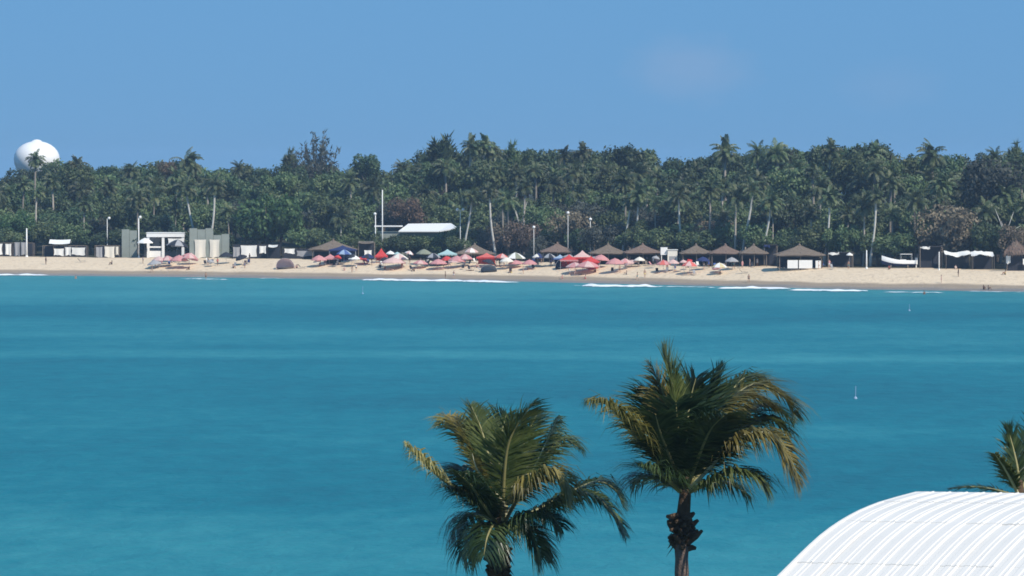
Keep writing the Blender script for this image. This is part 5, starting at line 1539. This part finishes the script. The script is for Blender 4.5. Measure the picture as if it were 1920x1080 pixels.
def catmull(pts, n):
    out = []; P = [pts[0] * 2 - pts[1]] + pts + [pts[-1] * 2 - pts[-2]]
    m = len(pts) - 1
    for i in range(n + 1):
        t = i / n * m; k = min(int(t), m - 1); f = t - k
        a, b, c, d = P[k], P[k + 1], P[k + 2], P[k + 3]
        out.append(0.5 * ((2 * b) + (c - a) * f + (2 * a - 5 * b + 4 * c - d) * f * f + (3 * b - a - 3 * c + d) * f ** 3))
    return out
WIND = Vector((0.30, 0.05, 0.0))
def frond(parent, origin, pts, mtl, ll, seed, droop=0.55, rib=RACHIS, start=0.16, dens=50.0, wind=1.0, spread=0.85, up=0.15):
    """one pinnate leaf along a curve in space: rib and two rows of narrow folded leaflets"""
    R = random.Random(seed)
    C = catmull(pts, 36)
    Ls = [0]
    for i in range(1, len(C)): Ls.append(Ls[-1] + (C[i] - C[i - 1]).length)
    T = Ls[-1]
    mb = MB()
    st = start * T
    n = int((T - st) * dens)
    g = Vector((0, 0, -1))
    for k in range(n):
        s = st + (T - st) * k / max(1, n - 1)
        i = 1
        while i < len(Ls) - 1 and Ls[i] < s: i += 1
        f = (s - Ls[i - 1]) / max(1e-6, Ls[i] - Ls[i - 1])
        p = C[i - 1].lerp(C[i], f); t = (C[i] - C[i - 1]).normalized()
        N = Vector((0, 0, 1)) - t * t.z
        N = N.normalized() if N.length > .08 else Vector((0, -1, 0))
        S = t.cross(N)
        w = s / T
        prof = min(1.0, 0.45 + (w - start) * 3.2) * (1.0 - 0.30 * max(0, (w - .55) / .45) ** 2) * (1.0 if w < .88 else 1.0 - .65 * (w - .88) / .12)
        for sg in (-1, 1):
            if R.random() < .05: continue
            L = 1.52 * ll * prof * R.uniform(.7, 1.15)
            d0 = (S * sg * spread + t * (.38 + .45 * w) + N * (up + R.uniform(-.12, .12)) + Vector((R.gauss(0, .09), R.gauss(0, .09), R.gauss(0, .09))) + WIND * wind * .5).normalized()
            d1 = (d0 + g * droop * R.uniform(.6, 1.2) + WIND * wind * .5).normalized()
            d2 = (d1 + g * droop * R.uniform(.8, 1.5) + WIND * wind * .4 + Vector((R.gauss(0, .12), R.gauss(0, .12), 0))).normalized()
            a = p; b = a + d0 * L * .34; c = b + d1 * L * .36; e = c + d2 * L * .34
            wv = d0.cross(N)
            wv = wv.normalized() if wv.length > .1 else t
            wv = (wv + t * .4).normalized()
            w0, w1, w2 = .012, .024 * (0.7 + .6 * prof), .015
            mb.add([a - wv * w0, a + wv * w0, b - wv * w1, b + wv * w1, c - wv * w2, c + wv * w2, e], [(0, 1, 3, 2), (2, 3, 5, 4), (4, 5, 6)])
    mb.v = [tuple(Vector(v) - origin) for v in mb.v]
    o = mb.build("frond", mtl, parent)
    rb = MB(); rb.sm = True
    rb.tube([q - origin for q in C], [.05 * (1 - i / len(C)) ** .8 + .006 for i in range(len(C))], 5)
    rb.build("rib", rib, o)
    return o

def near_palm(label, Y, crown_px, trunk_px, ground_px_x, fronds, boots=True, trunk_r=.17, nuts=0):
    cb = at(crown_px[0], crown_px[1], Y)
    gz = near_ground_z(Y)
    base = Vector((at(ground_px_x, 1080, Y).x, Y, gz))
    t = thing("coconut_palm", base, label, "palm tree", "palms close to the camera")
    tp = at(trunk_px[0], trunk_px[1], Y)
    m = MB(); m.sm = False
    n = 34; ax = []
    low = Vector((base.x, Y, gz - .4))
    for i in range(n + 1):
        u = i / n
        p = low.lerp(tp, u); p.x += .35 * math.sin(u * math.pi) * (1 - u)
        ax.append(p - base)
    m.tube(ax, [trunk_r * (1 + .5 * max(0, .15 - i / n) * 6) + (.012 if i % 2 else -.008) for i in range(n + 1)], 12)
    m.build("trunk", NEAR_BARK, t)
    m = MB(); m.sm = True
    m.tube([tp - base + Vector((0, 0, -.05)), tp.lerp(cb, .5) - base, cb - base, cb - base + Vector((0.02, 0, .45))], [trunk_r * .95, trunk_r * 1.0, trunk_r * .85, .05], 10); m.build("crown_shaft", BOOT, t)
    if boots:
        R = random.Random(int(crown_px[0]))
        for k in range(34):            # cut leaf bases round the neck
            a = k * 2.4; z = (k / 34) * .85 - .38
            p = tp - base + Vector((math.cos(a) * trunk_r * .8, math.sin(a) * trunk_r * .8, z))
            out = Vector((math.cos(a), math.sin(a), R.uniform(-.1, .9))).normalized()
            L = R.uniform(.16, .34) * (1.6 if k % 11 == 5 else 1)
            b = MB(); b.tube([p, p + out * L * .6, p + out * L + Vector((0, 0, R.uniform(-.05, .06)))], [.10, .075, .04], 5); b.build("leaf_stub", BOOT, t)
        for k in range(18):
            a = R.uniform(0, 6.28); p = tp - base + Vector((math.cos(a) * trunk_r * 1.3, math.sin(a) * trunk_r * 1.3, R.uniform(-.35, .4)))
            b = MB(); b.add([p, p + Vector((.06, 0, .02)), p + Vector((math.cos(a) * .2 + .02, math.sin(a) * .1, -R.uniform(.1, .35)))], [(0, 1, 2)]); b.build("husk_fibre", BOOT, t)
    for k in range(nuts):
        a = k * 2.1 + .4
        p = cb - base + Vector((math.cos(a) * .26, math.sin(a) * .26, -.12 - .1 * (k % 2)))
        b = MB(); b.sm = True; b.lathe([(.02, -.15), (.09, -.09), (.115, 0), (.085, .1), (.02, .16)], 9, p); b.build("coconut", COCONUT, t)
    for i, (mtl, ll, kw, pts) in enumerate(fronds):
        P = []
        for q in pts:
            p = at(q[0], q[1], Y + q[2]); P.append(cb + (p - cb) * .94 if Y < 111 else p)
        frond(t, base, P, mtl, ll, i * 7 + int(crown_px[0]), **kw)
    return t
G, O, M = FROND_GREEN, FROND_OLIVE_LIT, FROND_GREEN_LIT
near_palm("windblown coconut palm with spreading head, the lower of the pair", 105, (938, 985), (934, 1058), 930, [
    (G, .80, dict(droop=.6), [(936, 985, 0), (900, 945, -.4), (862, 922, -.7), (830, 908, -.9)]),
    (FROND_YELLOW_LIT, .85, dict(droop=.75, start=.55), [(936, 985, 0), (886, 930, -.3), (826, 896, -.6), (782, 856, -.9), (750, 822, -1.0)]),
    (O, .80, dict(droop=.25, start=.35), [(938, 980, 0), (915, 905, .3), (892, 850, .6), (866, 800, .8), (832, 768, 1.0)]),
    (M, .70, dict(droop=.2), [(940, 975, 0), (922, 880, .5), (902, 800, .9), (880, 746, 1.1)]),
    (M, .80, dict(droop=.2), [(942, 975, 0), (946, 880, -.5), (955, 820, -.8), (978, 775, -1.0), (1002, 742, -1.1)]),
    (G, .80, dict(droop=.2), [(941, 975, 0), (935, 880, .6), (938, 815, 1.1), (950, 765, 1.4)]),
    (M, .75, dict(droop=.5, rib=RACHIS_PALE_LIT, start=.3), [(945, 975, 0), (976, 925, .3), (1012, 858, .5), (1052, 772, .6)]),
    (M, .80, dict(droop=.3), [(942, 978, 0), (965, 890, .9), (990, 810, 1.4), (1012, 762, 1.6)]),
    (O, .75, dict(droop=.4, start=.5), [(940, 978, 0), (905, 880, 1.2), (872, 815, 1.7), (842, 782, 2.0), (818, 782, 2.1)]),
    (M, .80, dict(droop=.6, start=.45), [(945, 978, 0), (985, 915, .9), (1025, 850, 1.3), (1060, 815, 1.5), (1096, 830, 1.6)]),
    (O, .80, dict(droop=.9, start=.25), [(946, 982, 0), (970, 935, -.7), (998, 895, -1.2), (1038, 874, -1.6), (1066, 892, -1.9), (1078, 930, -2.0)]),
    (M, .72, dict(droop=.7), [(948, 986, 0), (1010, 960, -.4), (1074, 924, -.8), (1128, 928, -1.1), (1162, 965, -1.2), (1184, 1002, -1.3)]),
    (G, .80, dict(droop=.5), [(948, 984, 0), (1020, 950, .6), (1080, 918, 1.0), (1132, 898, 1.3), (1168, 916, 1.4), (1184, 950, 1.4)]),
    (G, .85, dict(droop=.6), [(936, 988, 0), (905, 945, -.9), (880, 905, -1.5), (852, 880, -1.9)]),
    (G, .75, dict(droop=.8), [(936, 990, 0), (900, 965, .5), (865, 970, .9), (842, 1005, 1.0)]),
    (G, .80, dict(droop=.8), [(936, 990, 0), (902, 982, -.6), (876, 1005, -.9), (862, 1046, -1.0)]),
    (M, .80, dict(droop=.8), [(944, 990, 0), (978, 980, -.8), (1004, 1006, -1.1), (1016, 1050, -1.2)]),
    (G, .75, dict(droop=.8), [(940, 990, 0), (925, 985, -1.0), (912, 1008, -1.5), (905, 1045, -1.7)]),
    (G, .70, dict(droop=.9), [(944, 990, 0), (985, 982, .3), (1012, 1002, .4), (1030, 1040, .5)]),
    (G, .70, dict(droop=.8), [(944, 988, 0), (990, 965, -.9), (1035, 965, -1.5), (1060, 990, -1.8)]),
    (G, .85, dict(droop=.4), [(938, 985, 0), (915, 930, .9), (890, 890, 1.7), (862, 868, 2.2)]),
    (O, .30, dict(droop=.5, start=.55, rib=RACHIS_PALE_LIT), [(942, 980, 0), (945, 942, -.5), (912, 905, -.9), (890, 868, -1.1), (882, 842, -1.2)]),
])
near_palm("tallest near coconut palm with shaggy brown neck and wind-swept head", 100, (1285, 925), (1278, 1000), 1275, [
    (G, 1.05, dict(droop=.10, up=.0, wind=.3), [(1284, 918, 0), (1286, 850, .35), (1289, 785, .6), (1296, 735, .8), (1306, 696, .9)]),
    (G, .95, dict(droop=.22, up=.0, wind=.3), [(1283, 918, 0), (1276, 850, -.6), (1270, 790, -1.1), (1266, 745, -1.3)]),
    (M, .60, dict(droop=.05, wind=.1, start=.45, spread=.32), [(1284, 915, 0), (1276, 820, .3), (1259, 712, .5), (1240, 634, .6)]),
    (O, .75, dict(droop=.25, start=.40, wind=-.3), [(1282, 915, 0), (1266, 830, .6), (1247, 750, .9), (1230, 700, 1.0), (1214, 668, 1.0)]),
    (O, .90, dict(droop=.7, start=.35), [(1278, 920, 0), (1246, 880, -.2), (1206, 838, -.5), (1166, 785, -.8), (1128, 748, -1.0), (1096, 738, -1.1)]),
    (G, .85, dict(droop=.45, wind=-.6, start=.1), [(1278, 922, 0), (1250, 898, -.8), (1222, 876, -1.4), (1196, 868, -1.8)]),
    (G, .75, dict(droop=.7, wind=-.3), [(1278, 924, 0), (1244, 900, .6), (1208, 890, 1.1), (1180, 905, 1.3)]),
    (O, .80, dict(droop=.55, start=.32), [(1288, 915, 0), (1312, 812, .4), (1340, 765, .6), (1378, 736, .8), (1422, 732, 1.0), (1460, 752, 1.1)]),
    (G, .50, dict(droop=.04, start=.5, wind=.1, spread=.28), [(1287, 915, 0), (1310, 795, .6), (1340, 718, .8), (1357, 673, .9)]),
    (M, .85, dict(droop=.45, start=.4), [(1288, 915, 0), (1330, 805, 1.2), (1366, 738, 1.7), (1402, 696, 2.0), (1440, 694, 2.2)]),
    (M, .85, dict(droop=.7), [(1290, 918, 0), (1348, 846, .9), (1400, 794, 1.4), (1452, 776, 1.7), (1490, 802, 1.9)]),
    (O, .90, dict(droop=.85, start=.3, rib=RACHIS_PALE_LIT), [(1290, 920, 0), (1336, 872, -.5), (1372, 830, -.8), (1414, 806, -1.1), (1456, 808, -1.4), (1486, 848, -1.6), (1508, 902, -1.7)]),
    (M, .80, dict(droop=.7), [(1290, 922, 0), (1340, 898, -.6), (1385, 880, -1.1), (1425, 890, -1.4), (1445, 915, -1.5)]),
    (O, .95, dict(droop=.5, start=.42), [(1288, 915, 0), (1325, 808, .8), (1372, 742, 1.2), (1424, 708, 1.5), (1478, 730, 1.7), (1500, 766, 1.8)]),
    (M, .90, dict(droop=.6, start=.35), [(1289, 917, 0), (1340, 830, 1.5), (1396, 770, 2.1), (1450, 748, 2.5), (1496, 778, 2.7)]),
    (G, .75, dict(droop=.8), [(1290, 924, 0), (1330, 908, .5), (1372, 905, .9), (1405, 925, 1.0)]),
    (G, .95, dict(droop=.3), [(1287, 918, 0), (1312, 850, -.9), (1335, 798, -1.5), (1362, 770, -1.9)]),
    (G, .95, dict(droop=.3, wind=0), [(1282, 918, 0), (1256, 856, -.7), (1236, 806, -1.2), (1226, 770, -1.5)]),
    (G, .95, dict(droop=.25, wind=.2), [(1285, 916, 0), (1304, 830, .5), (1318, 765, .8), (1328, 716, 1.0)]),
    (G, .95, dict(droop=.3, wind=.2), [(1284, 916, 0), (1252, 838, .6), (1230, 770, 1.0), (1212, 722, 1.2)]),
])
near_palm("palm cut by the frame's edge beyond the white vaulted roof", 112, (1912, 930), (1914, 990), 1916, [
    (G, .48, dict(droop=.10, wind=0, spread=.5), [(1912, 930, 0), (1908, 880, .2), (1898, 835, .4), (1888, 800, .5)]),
    (M, .42, dict(droop=.3, wind=-.6, spread=.6, rib=RACHIS_PALE_LIT), [(1910, 930, 0), (1896, 900, -.5), (1880, 872, -.9), (1866, 852, -1.1)]),
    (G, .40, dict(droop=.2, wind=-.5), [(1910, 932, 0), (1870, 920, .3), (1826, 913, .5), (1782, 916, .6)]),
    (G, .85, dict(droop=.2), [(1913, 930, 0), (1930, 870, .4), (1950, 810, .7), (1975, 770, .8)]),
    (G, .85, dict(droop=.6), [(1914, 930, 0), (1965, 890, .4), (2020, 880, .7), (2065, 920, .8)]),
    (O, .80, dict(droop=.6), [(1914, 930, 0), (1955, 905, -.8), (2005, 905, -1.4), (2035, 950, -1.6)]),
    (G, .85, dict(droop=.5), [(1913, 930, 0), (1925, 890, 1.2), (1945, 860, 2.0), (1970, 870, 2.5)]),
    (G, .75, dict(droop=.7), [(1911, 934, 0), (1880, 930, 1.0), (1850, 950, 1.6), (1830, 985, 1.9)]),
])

# ------------------------------------------------------------------ white vaulted roof
def vaulted_building():
    phi = math.radians(27); sn, cs = math.sin(phi), math.cos(phi)
    Yc = 85.0; C = at(1722, 929, Yc)
    u = Vector((-sn, -cs, 0)); a = Vector((cs, -sn, 0)); slope = 0.022
    prof = []
    for px, py in ((1722, 929), (1688, 938), (1649, 949.5), (1610, 966), (1571, 989), (1540, 1013), (1513, 1038), (1469, 1082)):
        kx = (px - 960) / F
        s = (C.x - kx * Yc) / (sn - kx * cs)
        prof.append((s, at(px, py, Yc - s * cs).z - C.z))
    s0, z0 = prof[-1]
    for ds, dz in ((1.2, -.34), (2.4, -.78), (3.6, -1.35), (4.6, -2.0), (5.4, -2.8)): prof.append((s0 + ds, z0 + dz))
    def pz(s): return lerp_table(prof, s)
    W = 0.38; N = 38
    t = thing("vaulted_building", (C.x, C.y, near_ground_z(Yc)), "building under a white ribbed vaulted metal roof in the corner", "building")
    org = Vector((C.x, C.y, near_ground_z(Yc))); off = C - org
    M_ROOF = mat("white_roof_sheet", (0.75, 0.715, 0.66), 0.55, 0.08, 0.7, 0.3)
    rows = [0.0, 1.9, 4.1, 6.6, 9.4, prof[-1][0]]
    meshes = []
    for r in range(len(rows) - 1):
        m = MB(); m.sm = False
        sA, sB = rows[r], rows[r + 1] + .10
        k = 7; lift = (len(rows) - r) * .012
        for i in range(k + 1):
            s = sA + (sB - sA) * i / k
            z = pz(min(s, prof[-1][0]))
            # pan, then the folded rib on its right-hand edge
            for x, dz in ((0, 0), (W * .30, .0), (W * .34, .012), (W * .62, .012), (W * .66, 0), (W - .075, 0), (W - .050, .022), (W - .028, .022), (W + .008, -.010)):
                m.v.append(tuple(u * s + a * x + Vector((0, 0, z + dz + lift + slope * x))))
        q = 9
        for i in range(k):
            for j in range(q - 1):
                m.f.append((i * q + j, i * q + j + 1, (i + 1) * q + j + 1, (i + 1) * q + j)); m.m.append(0); m.smooth.append(False)
        e = k * q          # turned-down end so that each lap throws a thin shadow
        b = len(m.v)
        for j in range(q): x = m.v[e + j]; m.v.append((x[0], x[1], x[2] - .02))
        for j in range(q - 1): m.f.append((e + j, e + j + 1, b + j + 1, b + j)); m.m.append(0); m.smooth.append(False)
        meshes.append(m.mesh("roof_panel", M_ROOF))
    R = random.Random(4)
    for c in range(N):
        for r, me in enumerate(meshes):
            jit = 0.0
            link("roof_panel", me, t, off + a * (c * W) + Vector((0, 0, slope * c * W + jit)) + u * R.uniform(-.05, .05) * (1 if r else 0))
    # far side of the vault, verge trim, walls
    m = MB()
    far = [(0, 0), (-.5, -.06), (-2, -.35), (-5, -1.2), (-8, -2.6), (-10.5, -4.6)]
    for s, z in far:
        for x in (0, N * W): m.v.append(tuple(off + u * s + a * x + Vector((0, 0, z + .05 + slope * x))))
    for i in range(len(far) - 1): m.f.append((2 * i, 2 * i + 1, 2 * i + 3, 2 * i + 2)); m.m.append(0); m.smooth.append(False)
    m.build("roof_far_side", M_ROOF, t)
    m = MB(); m.tube([off + a * (N * W * i / 10) + Vector((0, 0, .02 + slope * N * W * i / 10)) for i in range(11)], .065, 8); m.build("ridge_cap", M_ROOF, t)
    m = MB(); m.tube([off + u * (prof[-1][0] * i / 24) - a * .03 + Vector((0, 0, pz(prof[-1][0] * i / 24) + .03)) for i in range(25)], .055, 6); m.build("verge_trim", M_ROOF, t)
    wall = mat("near_wall_render", (.62, .60, .56), .85, .08, .8)
    zb = -off.z - .3
    pts = [(s, z) for s, z in reversed(far)] + prof[1:]
    for x, nm in ((.06, "end_wall"), (N * W - .06, "end_wall")):
        m = MB()
        for s, z in pts:
            p = off + u * s + a * x + Vector((0, 0, slope * x))
            m.v.append((p.x, p.y, p.z + z - .06)); m.v.append((p.x, p.y, -.3))
        for i in range(len(pts) - 1): m.f.append((2 * i, 2 * i + 1, 2 * i + 3, 2 * i + 2)); m.m.append(0); m.smooth.append(False)
        m.build(nm, wall, t)
    for s, z in (prof[-1], far[-1]):
        m = MB(); A = off + u * (s * .99) + a * .06; B = off + u * (s * .99) + a * (N * W - .06)
        m.quad((A.x, A.y, -.3), (B.x, B.y, -.3), (B.x, B.y, B.z + z - .1 + slope * N * W), (A.x, A.y, A.z + z - .1)); m.build("side_wall", wall, t)
vaulted_building()

# ------------------------------------------------------------------ the air over the bay
def air():
    m = bpy.data.materials.new("sea_air"); m.use_nodes = True
    nt = m.node_tree
    nt.nodes.remove(nt.nodes["Principled BSDF"])
    v = nt.nodes.new("ShaderNodeVolumePrincipled")
    v.inputs["Color"].default_value = (0.48, 0.72, 1.0, 1)
    v.inputs["Density"].default_value = 0.00012
    v.inputs["Anisotropy"].default_value = 0.0
    nt.links.new(v.outputs[0], nt.nodes["Material Output"].inputs["Volume"])
    mb = MB(); mb.box(-2700, 2700, -150, 3300, -9, 42)
    structure(mb.build("haze", m), "stuff")
air()
